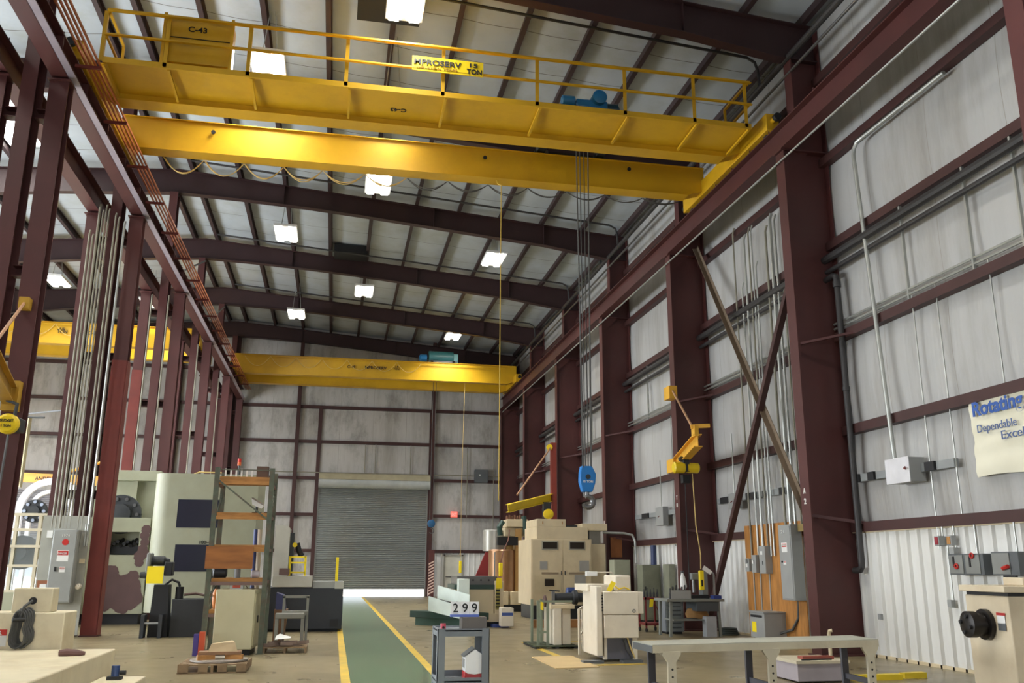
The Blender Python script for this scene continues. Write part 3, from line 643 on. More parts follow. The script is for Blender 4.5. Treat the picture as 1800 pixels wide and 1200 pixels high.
# ================================================================== PIPES, CONDUITS, WALL EQUIPMENT
def pipe(pts, r, m, lab, name='pipe', cat='pipe', group=None, n=10):
    return MB().tube(pts, r, n).build(name, m, label=lab, cat=cat, group=group)
pipe([(9.83, -4, 7.86), (9.83, BACK-.6, 7.86)], .085, PIPE, 'upper thick black pipe along the right wall, just under the fourth girt')
pipe([(9.86, -4, 7.60), (9.86, BACK-.6, 7.60)], .05, PIPE, 'lower black pipe along the right wall, under the thick one')
for z, w in ((6.47, 'upper'), (6.37, 'lower')):
    pipe([(9.93, -4, z), (9.93, BACK-.6, z)], .024, GALV, f'{w} of the twin grey conduits along the right wall', 'conduit', 'conduit')
pipe([(9.32, -6, 12.55), (9.32, BACK-.6, 12.55)], .075, PIPE, 'long black sprinkler main under the eave of the right wall')
pipe([(9.34, -6, 12.2), (9.34, BACK-.6, 12.2)], .035, STEEL, 'slim bright pipe just under the sprinkler main')
for i, (y, lab) in enumerate(((17.3, 'below the nearest rafter, turning down above the crane railing'), (28.2, 'in front of the rafter beyond the near crane'), (30.3, 'behind the rafter beyond the near crane'), (35.0, 'in front of the fourth rafter'), (41.6, 'in front of the fifth rafter'))):
    pts = [(x, y, roof_z(x)-.16) for x in (-5.2, -2, 1, 4, 7, 9.0)]; pts += [(9.2, y, roof_z(9.2)-.25), (9.26, y, roof_z(9.2)-.45), (9.28, y, 12.6)]
    pipe(pts, .035, PIPE, f'dark sprinkler branch pipe {lab}', 'sprinkler_pipe', 'pipe', 'sprinkler branch pipes')
MB().box(-.6, .75, 34.9, 35.9, 14.0, 14.32).build('roof_vent', BLACK, label='dark roof vent box beside the middle two-tube lamp', cat='vent')
MB().box(-.1, 1.35, 17.7, 18.6, 13.95, 14.35).build('roof_vent', BLACK, label='dark roof vent box above the crane name board', cat='vent')
# black drain pipe beside the big column
dp = thing('drain_pipe', (9.82, 15.7, 1.55), 'black drain pipe dropping beside the big column, with elbows at both ends', 'pipe')
MB().tube([(9.82, 16.1, 7.42), (9.82, 15.8, 7.44), (9.82, 15.72, 7.40), (9.82, 15.69, 7.28), (9.82, 15.69, 1.75), (9.82, 15.7, 1.62), (9.82, 15.76, 1.56), (9.82, 15.95, 1.55)], .06, 12).build('pipe_run', PIPE, dp)
MB().cyl((9.82, 15.69, 5.0), (9.82, 15.69, 5.08), .075).build('coupling', PIPE, dp); MB().cyl((9.82, 15.69, 7.15), (9.82, 15.69, 7.28), .08).build('coupling', PIPE, dp)
# conduit drop to the white disconnect box
MB().tube([(9.9, 12.0, 9.88)]+[(9.88, 14.4, 9.88), (9.86, 14.6, 9.86), (9.84, 14.68, 9.76), (9.82, 14.7, 9.6)]+[(9.82, 14.35, 3.47)], .04, 10).build('conduit', GALV, label='long grey conduit dropping from under the runway to the shiny disconnect box', cat='conduit')
db = thing('disconnect_box', (9.8, 14.0, 3.05), 'grey wall box with its shiny metal cover swung open, below the long conduit', 'electrical box')
MB().box(9.68, 9.99, 13.76, 14.42, 3.05, 3.47).build('box_body', GREY, db, bevel=.008)
MB().box(9.662, 9.68, 13.75, 14.43, 3.04, 3.48).build('cover', mat('bright_cover', (236, 236, 240), .3, metal=.2), db, bevel=.004)
MB().tube([(9.66, 13.85, 3.3), (9.6, 13.80, 3.27), (9.58, 13.72, 3.25)], .014, 6).build('handle', MAROON_RED, db)
def busway(y0, y1, z, lab, boxes=()):
    t = thing('busway', (9.95, y0, z), lab, 'busway', 'busways on the right wall')
    MB().box(9.9, 9.99, y0, y1, z-.07, z+.07).build('duct', mat('busway_grey', (140, 144, 144), .45), t)
    for a, c in boxes: MB().box(9.85, 9.905, a, c, z-.075, z+.075).build('plug_cover', BLACK, t)
    return t
busway(12.9, 15.85, 3.28, 'busway duct with plug covers behind the shiny disconnect box', ((13.35, 13.6), (15.1, 15.3), (15.6, 15.75)))
busway(16.6, 19.4, 3.28, 'busway duct above the breaker panels', ((16.7, 17.1), (17.6, 18.0), (18.6, 18.8)))
busway(19.7, 22.3, 3.28, 'busway duct behind the crossing diagonal braces', ((20.0, 20.5), (21.5, 22.0)))
busway(23.2, 29.0, 3.2, 'busway duct between the jib column and the next column', ((24.5, 25.2), (27.6, 28.2)))
def fuse(y, z, lab, s=.3):
    t = thing('plug_in_switch', (9.8, y, z), lab, 'electrical box', 'plug-in switch boxes')
    MB().box(9.72, 9.9, y-s*.5, y+s*.5, z-s*.45, z+s*.45).build('box_body', GREY, t, bevel=.008)
    MB().tube([(9.7, y-.05, z), (9.64, y-.09, z-.04)], .012, 6).build('handle', MAROON_RED, t)
    MB().cyl((9.8, y, z+s*.45), (9.8, y, z+1.7), .018, n=8).build('conduit', GALV, t)
fuse(21.0, 3.2, 'grey plug-in switch on the busway left of the crossing braces', .42)
fuse(26.2, 3.1, 'grey plug-in switch with handle left of the jib column', .62)
# vertical conduit bank over the plywood
for i, (y, r, z1) in enumerate(((20.3, .022, 10.2), (19.95, .022, 8.6), (19.7, .03, 9.8), (19.45, .022, 9.9), (19.3, .018, 9.9), (19.15, .022, 8.9), (18.55, .03, 9.6), (18.3, .045, 9.8), (18.1, .03, 9.7), (17.85, .022, 7.9))):
    pipe([(9.83, y, 1.85 if i < 6 else 2.5), (9.83, y, z1-.15), (9.86, y-.04, z1)], r, GALV if i % 3 else CONDW, f'{ORD[i]} vertical conduit from the left of the bank above the plywood board', 'conduit', 'conduit', 'conduits above the plywood board', 8)
for y, px in ((24.6, 0), (27.4, 0), (31.5, 1), (34.0, 1), (11.9, 2), (13.6, 2), (10.8, 2)):
    MB().box(9.9, 9.95, y-.02, y+.02, 6.2, 8.1).build('strut_hanger', GALV, label='slotted strut hanger holding the wall pipes ' + {24.6: 'left of the jib column', 27.4: 'right of the third column', 31.5: 'above the hook block', 34.0: 'left of the hook block', 11.9: 'at the right edge of the picture', 13.6: 'right of the long conduit drop', 10.8: 'beyond the right edge'}[y], cat='hanger', group='strut hangers on the right wall')
for y, z0, lab in ((13.55, 1.9, 'right of the shiny disconnect box'), (11.6, 4.3, 'above the wall banner'), (12.9, 2.4, 'behind the busway end'), (25.5, 2.2, 'between jib column and third column')):
    pipe([(9.94, y, z0), (9.94, y, 6.35)], .013, GALV, f'thin vertical conduit on the right wall {lab}', 'conduit', 'conduit', 'thin wall conduits', 6)
# plywood board with breaker panels
MB().box(9.862, 9.886, 17.95, 20.7, .02, 2.58).build('plywood_board', PLY, label='orange-brown plywood board on the right wall carrying the breaker panels', cat='board')
pn = thing('breaker_panel', (9.8, 18.2, .92), 'tall grey breaker panel on the plywood board', 'breaker panel')
MB().box(9.60, 9.86, 17.92, 18.48, .92, 2.5).build('panel_body', GREY, pn, bevel=.008)
MB().box(9.588, 9.6, 17.95, 18.45, .95, 2.47).build('panel_door', GREY, pn, bevel=.004)
MB().cyl((9.585, 18.33, 1.72), (9.56, 18.33, 1.72), .02).build('latch', BLACK, pn)
def sticker(x, y0, y1, z0, z1, p, word='DANGER', face='X'):
    if face == 'X':
        MB().box(x-.004, x, y0, y1, z0, z1).build('warning_label', WHITE, p); zz = z0+(z1-z0)*.55
        MB().box(x-.006, x-.002, y0+.02, y1-.02, zz, z1-.02).build('warning_band', REDP, p)
        text(word, WHITE, (x-.006, y1-.035, zz+.02), (0,-1,0), ZD, (z1-zz)*.45, p, w=(y1-y0)*.7)
    else:
        MB().box(x[0], x[1], x[2]-.004, x[2], z0, z1).build('warning_label', WHITE, p); zz = z0+(z1-z0)*.55
        MB().box(x[0]+.01, x[1]-.01, x[2]-.006, x[2]-.002, zz, z1-.012).build('warning_band', REDP, p)
        text(word, WHITE, (x[0]+.02, x[2]-.006, zz+.015), XD, ZD, (z1-zz)*.45, p, w=(x[1]-x[0])*.75)
sticker(9.588, 18.1, 18.34, 1.92, 2.12, pn); sticker(9.588, 18.18, 18.3, 1.66, 1.74, pn)
text('21', WHITE, (9.586, 18.32, 2.32), (0,-1,0), ZD, .07, pn, w=.14)
MB().box(9.76, 9.86, 17.6, 17.9, 2.35, 2.5).build('cable_tray_stub', mat('brass_strip', (140, 120, 70), .5), pn)
for i, (y, z0, z1, w, lab) in enumerate(((19.5, 1.46, 2.08, .30, 'largest of the three small grey switch boxes left of the breaker panel'), (19.95, 1.48, 1.88, .22, 'middle small grey switch box left of the breaker panel'), (20.3, 1.5, 1.8, .2, 'leftmost small grey switch box on the plywood board'))):
    t = thing('switch_box', (9.85, y, z0), lab, 'electrical box')
    MB().box(9.69, 9.863, y-w/2, y+w/2, z0, z1).build('box_body', GREY, t, bevel=.006)
    MB().box(9.68, 9.69, y-.03, y-.01, z0+.2, z0+.28).build('handle', BLACK, t)
    MB().box(9.686, 9.69, y-.02, y+.07, z1-.2, z1-.12).build('label_plate', WHITE, t)
    MB().tube([(9.848, y, z0), (9.848, y+.02, .6)], .016, 6).build('conduit', GALV, t)
tr = thing('transformer', (9.6, 19.3, 0), 'grey floor-standing transformer box with yellow warning sticker, under the plywood board', 'transformer')
MB().box(9.35, 9.9, 18.9, 19.6, .08, .62).build('case', GREY, tr, bevel=.01); MB().box(9.33, 9.91, 18.88, 19.62, .62, .65).build('lid', GREY, tr)
MB().box(9.4, 9.86, 18.95, 19.55, 0, .08).build('feet', GREYDK, tr)
MB().box(9.345, 9.352, 19.3, 19.5, .2, .42).build('sticker', TAG, tr); MB().box(9.345, 9.352, 19.0, 19.55, .52, .57).build('vent_slot', BLACK, tr)
pipe([(9.88, 18.3, .9), (9.86, 18.32, .55), (9.8, 18.5, .3), (9.7, 18.86, .2)], .03, CABLE, 'flexible grey conduit curving from breaker panel to transformer', 'conduit', 'conduit')
MB().cyl((9.86, 17.2, .05), (9.86, 17.2, 2.6), .07, n=14).build('downspout', WHITE, label='white downspout pipe between breaker panel and big column', cat='pipe')
pipe([(8.4, 14.6, 0), (8.4, 14.6, .5), (8.4, 14.58, .55), (8.44, 14.56, .56)], .03, CREAM, 'short cream stub pipe rising from the floor in front of the big column', 'stub_pipe')
# wall banner
bn = thing('wall_banner', (9.95, 11.3, 2.98), 'cream vinyl banner with blue lettering on the right wall', 'banner')
vs, fs = [], []
for i in range(21):
    for j in range(15):
        y = 12.42-(12.42-9.6)*i/20; z = 2.99+1.27*j/14
        vs.append((9.93-.012*math.sin(i*1.1+j*.7)-.012*math.sin(j*1.7-i*.35), y, z+.02*math.sin(i*.5)))
for i in range(20):
    for j in range(14): a = i*15+j; fs.append((a, a+15, a+16, a+1))
b = MB(); b.raw(vs, fs); b.raw([(x+.012, y, z) for x, y, z in vs], fs); b.build('sheet', CANVAS, bn)
BLUEINK = mat('banner_blue', (52, 92, 168), .6)
def wtext(s, px, py, px2, hgt, m, bold):
    a, c = PX(px, py, 9.895), PX(px2, py, 9.895); text(s, m, (9.895, a.y, a.z), (0,-1,0), ZD, hgt, bn, w=abs(a.y-c.y), bold=bold)
text('Rotating', BLUEINK, (9.885, 12.30, 3.86), (0,-1,0), ZD, .30, bn, w=1.08, bold=.03)
text('Dependable', mat('banner_slate', (84, 104, 150), .6), (9.885, 12.24, 3.63), (0,-1,0), ZD, .16, bn, w=.84, bold=.0)
text('Excell', mat('banner_slate', (84, 104, 150), .6), (9.885, 11.74, 3.50), (0,-1,0), ZD, .13, bn, w=.52, bold=.0)
# wainscot boxes right
def wbox(y0, y1, z0, z1, d, lab, m=GREY, extra=None, cz=2.3):
    t = thing('control_box', (9.9, (y0+y1)/2, z0), lab, 'electrical box')
    MB().box(9.95-d, 9.95, y0, y1, z0, z1).build('box_body', m, t, bevel=.006)
    MB().cyl((9.92, (y0+y1)/2-.05, z1), (9.92, (y0+y1)/2-.05, cz), .015, n=8).build('conduit', GALV, t)
    return t
cb1 = wbox(12.28, 13.08, 1.5, 1.82, .22, 'wide grey double control box with red handles on the ribbed wall panel', GREYDK)
for a, s in ((12.9, 'left'), (12.52, 'right')):
    MB().box(9.715, 9.73, a-.17, a+.15, 1.52, 1.80).build('box_door', mat('door_grey', (128, 130, 126), .45), cb1); 
    MB().ring((9.70, a-.03, 1.63 if s == 'left' else 1.79), XD, .035, .014, 14).build('red_handle', REDP, cb1)
    MB().box(9.708, 9.716, a+.02, a+.06, 1.62, 1.78).build('name_plate', INK, cb1)
cb2 = wbox(11.55, 12.1, 1.5, 1.84, .22, 'grey control box with a red lever, right of the wide double box', GREYDK)
MB().box(9.715, 9.73, 11.72, 12.08, 1.52, 1.82).build('box_door', mat('door_grey', (128, 130, 126), .45), cb2)
MB().tube([(9.7, 11.85, 1.6), (9.68, 11.72, 1.63)], .03, 8).build('red_handle', REDP, cb2); MB().box(9.69, 9.73, 11.6, 11.85, 1.36, 1.5).build('lower_cover', INK, cb2)
r1 = wbox(13.4, 13.52, 1.96, 2.12, .12, 'small grey box with a dark red face above the wide control box'); MB().box(9.82, 9.83, 13.42, 13.5, 1.98, 2.1).build('face', mat('dark_red', (150, 40, 52), .5), r1)
r2 = wbox(13.12, 13.24, 1.96, 2.12, .1, 'small tan receptacle box above the wide control box'); MB().box(9.84, 9.85, 13.14, 13.22, 1.98, 2.1).build('face', PLANK, r2)
wbox(13.1, 13.22, 1.76, 1.93, .09, 'small grey outlet box just under the tan receptacle', cz=1.96)
wbox(13.32, 13.42, .98, 1.1, .08, 'lowest small grey outlet box on the ribbed panel, at the end of its conduit', cz=1.96)
MB().box(9.9, 9.955, 15.35, 15.45, .68, .78).build('outlet_box', GREY, label='tiny outlet box low on the ribbed panel beside the big column', cat='electrical box')
# end wall bits
ub = thing('unit_box', (7.7, BACK-.3, 6.2), 'dark grey box on the end wall, upper right of the roll-up door', 'electrical box')
a, c = PY(834, 848, BACK-.3), PY(857, 826, BACK-.3)
MB().box(a.x, c.x, BACK-.5, BACK-.12, a.z, c.z).build('box_body', GREYDK, ub, bevel=.01); MB().cyl(((a.x+c.x)/2-.1, BACK-.51, (a.z+c.z)/2+.05), ((a.x+c.x)/2-.1, BACK-.53, (a.z+c.z)/2+.05), .04).build('lens', WHITE, ub)
ex = thing('exit_sign', (6.4, BACK-.2, 4.2), 'glowing red exit sign on the end wall above the personnel door', 'sign')
a, c = PY(792, 909, BACK-.2), PY(804, 899, BACK-.2)
MB().box(a.x, c.x, BACK-.26, BACK-.18, a.z, c.z).build('sign_case', mat('exit_red', (255, 110, 96), .5, emit=.8, var=0), ex)
text('EXIT', WHITE, (a.x+.05, BACK-.265, a.z+.08), XD, ZD, c.z-a.z-.16, ex, w=c.x-a.x-.1, bold=.02)
for px, z0, z1, lab in ((660, 6.2, 8.1, 'left of the middle of the roll-up door'), (642, 6.2, 8.1, 'above the roll-up door hood'), (722, 6.2, 8.1, 'above the right half of the roll-up door'), (822, 4.2, 8.1, 'beside the dark wall box'), (868, 2.3, 8.1, 'at the right end of the end wall')):
    x = PY(px, 800, BACK-.2).x; pipe([(x, BACK-.18, z0), (x, BACK-.18, z1)], .025, CONDW, f'vertical conduit on the end wall {lab}', 'conduit', 'conduit', 'end-wall conduits', 6)
pipe([(DX0-2.5, BACK-.2, 6.48), (10, BACK-.2, 6.48)], .03, CONDW, 'horizontal pale conduit across the end wall above the roll-up door', 'conduit', 'conduit')
bo = thing('door_bollard', (5.45, BACK-.7, 0), 'red and white striped guard post beside the roll-up door', 'bollard')
a, c = PY(752, 1042, BACK-.8), PY(763, 990, BACK-.8)
MB().box(a.x, c.x, BACK-.9, BACK-.6, 0, c.z+.7).build('post', mat('dark_red_post', (84, 42, 38), .6), bo)
for i in range(11):
    z = .1+i*.155; b = MB(); b.raw([(a.x, BACK-.905, z), (a.x, BACK-.905, z+.07), (c.x, BACK-.905, z+.22), (c.x, BACK-.905, z+.15)], [(0,1,2,3)]); b.build('stripe', mat('stripe_white', (226, 196, 180), .5), bo)
# conduits on the left colonnade
for i, (x, lab, r, m) in enumerate(((-6.37, 'outermost left conduit', .026, CONDW), (-6.29, 'second left conduit', .026, CONDW), (-6.20, 'third conduit', .032, CONDW), (-6.12, 'fourth conduit', .022, CONDW), (-6.05, 'fifth conduit', .022, CONDW), (-5.98, 'sixth conduit', .022, CONDW), (-5.81, 'seventh conduit', .024, CONDW), (-5.73, 'eighth conduit', .024, CONDW), (-5.585, 'whitest conduit beside the red cover plates,', .03, GALV))):
    z0 = 2.4 if i < 6 else 2.0; zt = (9.6, 9.5, 10.3, 10.15, 10.3, 10.2, 10.1, 10.0, 9.9)[i]
    pipe([(x, 22.42, z0), (x, 22.42, zt), (x+.02, 22.40, zt+.08)], r, m, f'{lab} up the left columns above the control panel', 'conduit', 'conduit', 'conduits on the left columns', 8)
for k, xs2 in ((3, (-6.2, -5.68)), (4, (-5.7,)), (5, (-5.7,))):
    for x in xs2: pipe([(x, FR[k]-.245, 0), (x, FR[k]-.245, 10.1)], .026, CONDW, f'{"outer" if x < -6 else "inner"} pale conduit on the left-row columns of the {nm[k]}', 'conduit', 'conduit', 'conduits on the farther left columns', 8)
# ================================================================== LEFT: CONTROL PANEL ON COLUMNS
cp = thing('switchboard', (-5.95, 22.4, 0), 'grey control panel with danger label on a tall grey back plate between the left columns', 'control panel')
MB().box(-6.56, -5.55, 22.40, 22.43, .05, 2.68).build('back_plate', mat('plate_grey', (156, 156, 146), .5, dirt=(130, 124, 108)), cp)
MB().box(-6.24, -5.72, 22.14, 22.40, .76, 2.36).build('enclosure', mat('enclosure_grey', (148, 150, 146), .45), cp, bevel=.012)
MB().box(-6.22, -5.74, 22.128, 22.142, .79, 2.33).build('enclosure_door', mat('enclosure_grey', (148, 150, 146), .45), cp, bevel=.005)
sticker((-6.10, -5.86, 22.128), None, None, 1.66, 1.90, cp, face='Y'); sticker((-6.02, -5.90, 22.128), None, None, 1.42, 1.54, cp, face='Y')
MB().cyl((-5.96, 22.12, 2.08), (-5.96, 22.128, 2.08), .07, n=20).build('warning_oval', REDP, cp)
text('1974', WHITE, (-6.04, 22.126, 2.2), XD, ZD, .055, cp, w=.16)
MB().box(-6.12, -6.09, 22.09, 22.128, 1.44, 1.54).build('latch', BLACK, cp)
MB().box(-6.42, -6.30, 22.3, 22.40, 2.18, 2.34).build('junction_box', WHITE, cp); MB().box(-6.44, -6.31, 22.32, 22.40, 1.0, 1.16).build('junction_box', WHITE, cp)
MB().box(-6.52, -6.3, 22.385, 22.40, 1.02, 1.24).build('brown_plate', mat('rust_plate', (136, 82, 50), .6), cp)
MB().box(-5.68, -5.57, 22.36, 22.40, 1.62, 1.72).build('name_tag', CREAM, cp)
b = MB(); b.lathe((-5.62, 22.35, 1.12), (0,-1,-.2), [(0,.06),(.08,.06),(.09,.045),(.14,.045)], 16); b.build('plug_socket', CREAM2, cp)
MB().cyl((-5.62, 22.36, 2.0), (-5.62, 22.36, 2.5), .02).build('conduit_drop', GALV, cp)
# ================================================================== LEFT: LATHE WITH BARE PATCHES
lt = thing('floor_lathe', (-5.7, 27.5, 0), 'pale green heavy machine with dark bare paint patches behind the left columns', 'machine')
b = MB(); b.box(-7.6, -5.1, 27.0, 28.4, .28, 1.85); b.box(-7.6, -6.22, 27.0, 28.4, 1.85, 2.87); b.box(-5.36, -5.1, 27.0, 28.4, 1.85, 2.87); b.box(-6.22, -5.36, 27.0, 28.4, 2.48, 2.87); b.box(-6.22, -5.36, 27.5, 28.4, 1.85, 2.48)
b.build('bed', SAGE, lt)
b = MB(); b.box(-6.2, -5.38, 27.25, 27.49, 1.87, 2.1)
for i in range(9): b.cyl((-6.15+.09*i, 27.2, 2.1+.06*(i % 3)), (-6.15+.09*i, 27.49, 2.14+.05*(i % 4)), .05, n=8)
b.build('gear_train', BLACK, lt)
MB().box(-7.4, -5.2, 27.1, 28.3, 0, .28).build('plinth', BLACK, lt)
b = MB(); b.lathe((-6.0, 27.5, 2.98), (0,-1,0), [(0,.55),(.15,.55),(.15,.3),(.25,.28),(.27,.1)], 28); b.build('face_plate', DARK, lt)
for i in range(10):
    a = i*.63; MB().cyl((-6.0+.44*math.cos(a), 27.35, 2.98+.44*math.sin(a)), (-6.0+.44*math.cos(a), 27.30, 2.98+.44*math.sin(a)), .05, n=10).build('bolt', STEEL, lt)
MB().lathe((-8.2, 27.2, 3.02), (0,-1,0), [(0,.32),(.12,.32),(.12,.15),(.2,.14)], 24).build('chuck', DARK, lt)
for i in range(8):
    a = i*.785; MB().cyl((-8.2+.25*math.cos(a), 27.08, 3.02+.25*math.sin(a)), (-8.2+.25*math.cos(a), 27.04, 3.02+.25*math.sin(a)), .045, n=10).build('bolt', mat('pale_blue_steel', (170, 180, 200), .4), lt)
MB().box(-7.0, -4.95, 28.4, 28.6, 2.0, 4.0).build('rear_panel', SAGE, lt); MB().box(-6.45, -5.15, 28.1, 28.5, 4.0, 4.3).build('top_rail', SAGE, lt, bevel=.01); MB().box(-5.95, -5.8, 28.2, 28.4, 2.87, 4.0).build('post', SAGE, lt)
def blob(circ, y, seedn):
    b = MB()
    for cx, cz, r in circ:
        n = 18; vs = [(cx+r*(1+.08*math.sin(3*k+cx*9))*math.cos(2*math.pi*k/n), y, cz+r*(1+.08*math.cos(2*k+cz*5))*math.sin(2*math.pi*k/n)) for k in range(n)]
        y -= .0006; b.raw([(p[0], y, p[2]) for p in vs], [tuple(range(n))])
    return b
blob([(-5.95, .95, .42), (-5.75, .78, .4), (-5.55, 1.0, .36), (-5.45, .72, .33), (-5.62, .5, .22), (-6.0, 1.38, .2), (-5.42, 1.28, .16), (-6.1, .6, .25)], 26.994, 1).build('bare_patch', PRIMER, lt, label='large dark bare patch on the lower front')
blob([(-5.2, 2.55, .13), (-5.22, 2.38, .13), (-5.2, 2.2, .12), (-5.24, 2.02, .13), (-5.3, 1.82, .16), (-5.3, 1.65, .12), (-5.2, 1.9, .14)], 26.994, 2).build('bare_patch', PRIMER, lt, label='narrow dark bare patch below the round face plate')
body = thing('lathe_housing', (-3.3, 27, 0), 'large pale sage rounded machine housing with two dark windows, behind the pallet rack', 'machine')
pts = [(-2.15, 26.0), (-2.15, 28.6), (-4.95, 28.6), (-4.95, 26.45)]+[(-4.5-.45*math.cos(a), 26.45-.45*math.sin(a)) for a in [i*math.pi/16 for i in range(1, 8)]]+[(-4.5, 26.0)]
MB().poly(pts, 'Z', .35, 4.05).build('shell', SAGE, body); MB().box(-4.7, -2.3, 26.3, 28.4, 0, .35).build('plinth', BLACK, body)
WINM = mat('smoked_window', (40, 42, 54), .18, var=.05)
MB().box(-4.25, -3.06, 25.985, 26.0, 2.58, 3.34).build('window_panel', WINM, body); MB().box(-4.22, -3.1, 25.985, 26.0, 1.42, 2.13).build('window_panel', WINM, body)
text('100-47', INK, (-3.6, 25.995, 2.15), XD, ZD, .09, body, w=.36, bold=.006)
MB().tube([(-4.2, 26.9, 4.05), (-3.9, 26.9, 4.18), (-3.3, 26.9, 4.18), (-3.0, 26.9, 4.05)], .02, 8).build('top_cable', CREAMCABLE, body)
sl = thing('signal_lamp', (-2.75, 26.5, 4.05), 'small red and orange stack light on top of the sage machine housing', 'lamp')
p = PY(421, 812, 26.5)
MB().cyl((p.x, 26.5, 4.05), (p.x, 26.5, p.z-.1), .03).build('stem', GREYDK, sl); MB().cyl((p.x, 26.5, p.z-.1), (p.x, 26.5, p.z), .05, n=14).build('orange_lens', mat('orange_lens', (230, 110, 50), .3), sl); MB().cyl((p.x, 26.5, p.z), (p.x, 26.5, p.z+.1), .05, n=14).build('red_lens', mat('red_lens', (196, 40, 30), .3), sl)
# framed enclosure at far left
fe = thing('machine_enclosure', (-8.1, 26.2, 0), 'beige framed machine enclosure with glass panes, left of the grey control panel', 'enclosure')
FRM = mat('beige_frame', (196, 186, 160), .5)
for x in (-9.0, -8.3, -7.72, -7.3): MB().box(x-.04, x+.04, 26.1, 26.2, .9, 2.9).build('upright', FRM, fe)
for z in (.9, 1.55, 2.05, 2.48, 2.88): MB().box(-9.0, -7.3, 26.08, 26.18, z-.035, z+.035).build('cross_rail', FRM, fe)
MB().box(-9.2, -7.2, 26.05, 27.2, 0, .88).build('lower_panel', SAGE, fe)
GL = bpy.data.materials.new('clear_glass'); GL.use_nodes = True; _b = GL.node_tree.nodes['Principled BSDF']; _b.inputs['Transmission Weight'].default_value = .9; _b.inputs['Roughness'].default_value = .05; _b.inputs['Base Color'].default_value = (.85, .9, .9, 1); _b.inputs['IOR'].default_value = 1.1
MB().box(-8.96, -7.76, 26.13, 26.136, .94, 2.44).build('glass_pane', GL, fe)
MB().box(-7.7, -7.3, 26.6, 26.7, .9, 2.8).build('dark_interior', BLACK, fe)
MB().lathe((-8.3, 26.9, 1.9), (0,-1,0), [(0,.45),(.12,.45),(.12,.2),(.3,.18)], 24).build('chuck', DARK, fe)
ar = thing('hose_arch', (-9.7, 32, 0), 'white arched cable carrier of a machine in the left bay', 'cable carrier')
for r, q in ((.95, 0), (.62, .02)):
    pts = [(-9.2-r, 32+q, 0), (-9.2-r, 32+q, 3.3)]+[(-9.2-r*math.cos(a), 32+q, 3.3+r*math.sin(a)) for a in [i*math.pi/20 for i in range(1, 20)]]+[(-9.2+r, 32+q, 3.3), (-9.2+r, 32+q, 0)]
    b = MB()
    for a, c in zip(pts, pts[1:]): b.bar(a, c, .22 if r > .7 else .12, .16, YD)
    b.build('carrier_band', mat('white_chain', (236, 236, 240), .5), ar)
jb = thing('jib_beam', (-10.2, 34, 4.4), 'orange-yellow jib beam with black lettering in the left bay, above the white arch', 'jib crane')
MB().ibeam((-11.4, 34.6, 4.6), (-8.2, 34, 4.45), .32, .2, up=ZD).build('beam', mat('jib_orange', (216, 150, 40), .5), jb)
text('ANDEX', INK, (-10.5, 34.28, 4.47), XD, ZD, .13, jb, w=.6, bold=.02)
MB().cyl((-8.2, 34, 0), (-8.2, 34, 5.2), .13).build('mast', MAROON_RED, jb); MB().tube([(-8.2, 34, 5.15), (-9.6, 34.2, 4.72)], .05, 8).build('tie_rod', mat('jib_orange', (216, 150, 40), .5), jb)
cv = thing('canvas_curtain', (-7.8, 24, 3.4), 'cream canvas sheet hanging behind the nearest left column', 'canvas')
b = MB(); pts = [(PY(x, y, 24.2)) for x, y in ((24, 735), (56, 735), (38, 857), (20, 850))]
vs = []; fs = []
for i in range(9):
    for j in range(9):
        q = pts[0].lerp(pts[1], i/8).lerp(pts[3].lerp(pts[2], i/8), j/8); vs.append((q.x, q.y+.05*math.sin(i*1.6), q.z))
for i in range(8):
    for j in range(8): a = i*9+j; fs.append((a, a+9, a+10, a+1))
b.raw(vs, fs); b.raw([(x, y+.01, z) for x, y, z in vs], fs); b.build('sheet', mat('canvas_cream', (222, 212, 170), .7), cv)
MB().tube([pts[0]+Vector((-.3, 0, .03)), pts[1]+Vector((.3, 0, .03))], .025, 8).build('hanging_rod', GREYDK, cv)
MB().bar(pts[0]+Vector((-.3, 0, .03)), Vector((-6.42, 22.7, pts[0].z+.03)), .03).build('support_arm', GREYDK, cv)
# near-left jib with 1 ton hoist
j1 = thing('jib_crane', (-5.5, 15.9, 4.3), 'yellow jib beam on the nearest left column, cut by the left picture edge', 'jib crane')
MB().ibeam((-5.38, 15.75, 4.3), (-4.5, 12.0, 4.3), .3, .18, up=ZD).build('beam', mat('jib_olive', (176, 136, 40), .5), j1)
b = MB(); b.box(-5.5, -5.26, 15.76, 15.94, 4.05, 4.55); b.build('pivot_bracket', mat('jib_olive', (176, 136, 40), .5), j1)
MB().tube([(-5.38, 15.8, 5.9), (-4.7, 12.9, 4.5)], .025, 8).build('tie_rod', mat('rod_tan', (176, 132, 96), .5), j1)
MB().box(-5.46, -5.3, 15.76, 15.94, 5.8, 6.0).build('top_bracket', mat('jib_olive', (176, 136, 40), .5), j1)
ho = thing('chain_hoist', (-5.45, 15.3, 3.75), 'yellow 1 ton chain hoist with oval cover under the left jib beam', 'hoist')
pc1 = PY(17, 746, 15.2)
MB().lathe((pc1.x, 15.2, pc1.z), (0,-1,0), [(0,.12),(.03,.16),(.12,.16),(.15,.12)], 24).build('oval_cover', YEL2, ho)
MB().box(pc1.x-.14, pc1.x+.14, 15.2, 15.5, pc1.z-.1, pc1.z+.12).build('motor_body', DARK, ho, bevel=.02)
MB().tube([(pc1.x, 15.35, pc1.z+.1), (pc1.x, 15.4, 4.1), (-5.3, 15.42, 4.16)], .03, 8).build('suspension', DARK, ho)
text('BUDGIT', INK, (pc1.x-.1, 15.045, pc1.z+.02), XD, ZD, .045, ho, w=.2, bold=.02); text('1 TON', INK, (pc1.x-.07, 15.045, pc1.z-.06), XD, ZD, .04, ho, w=.14, bold=.02)
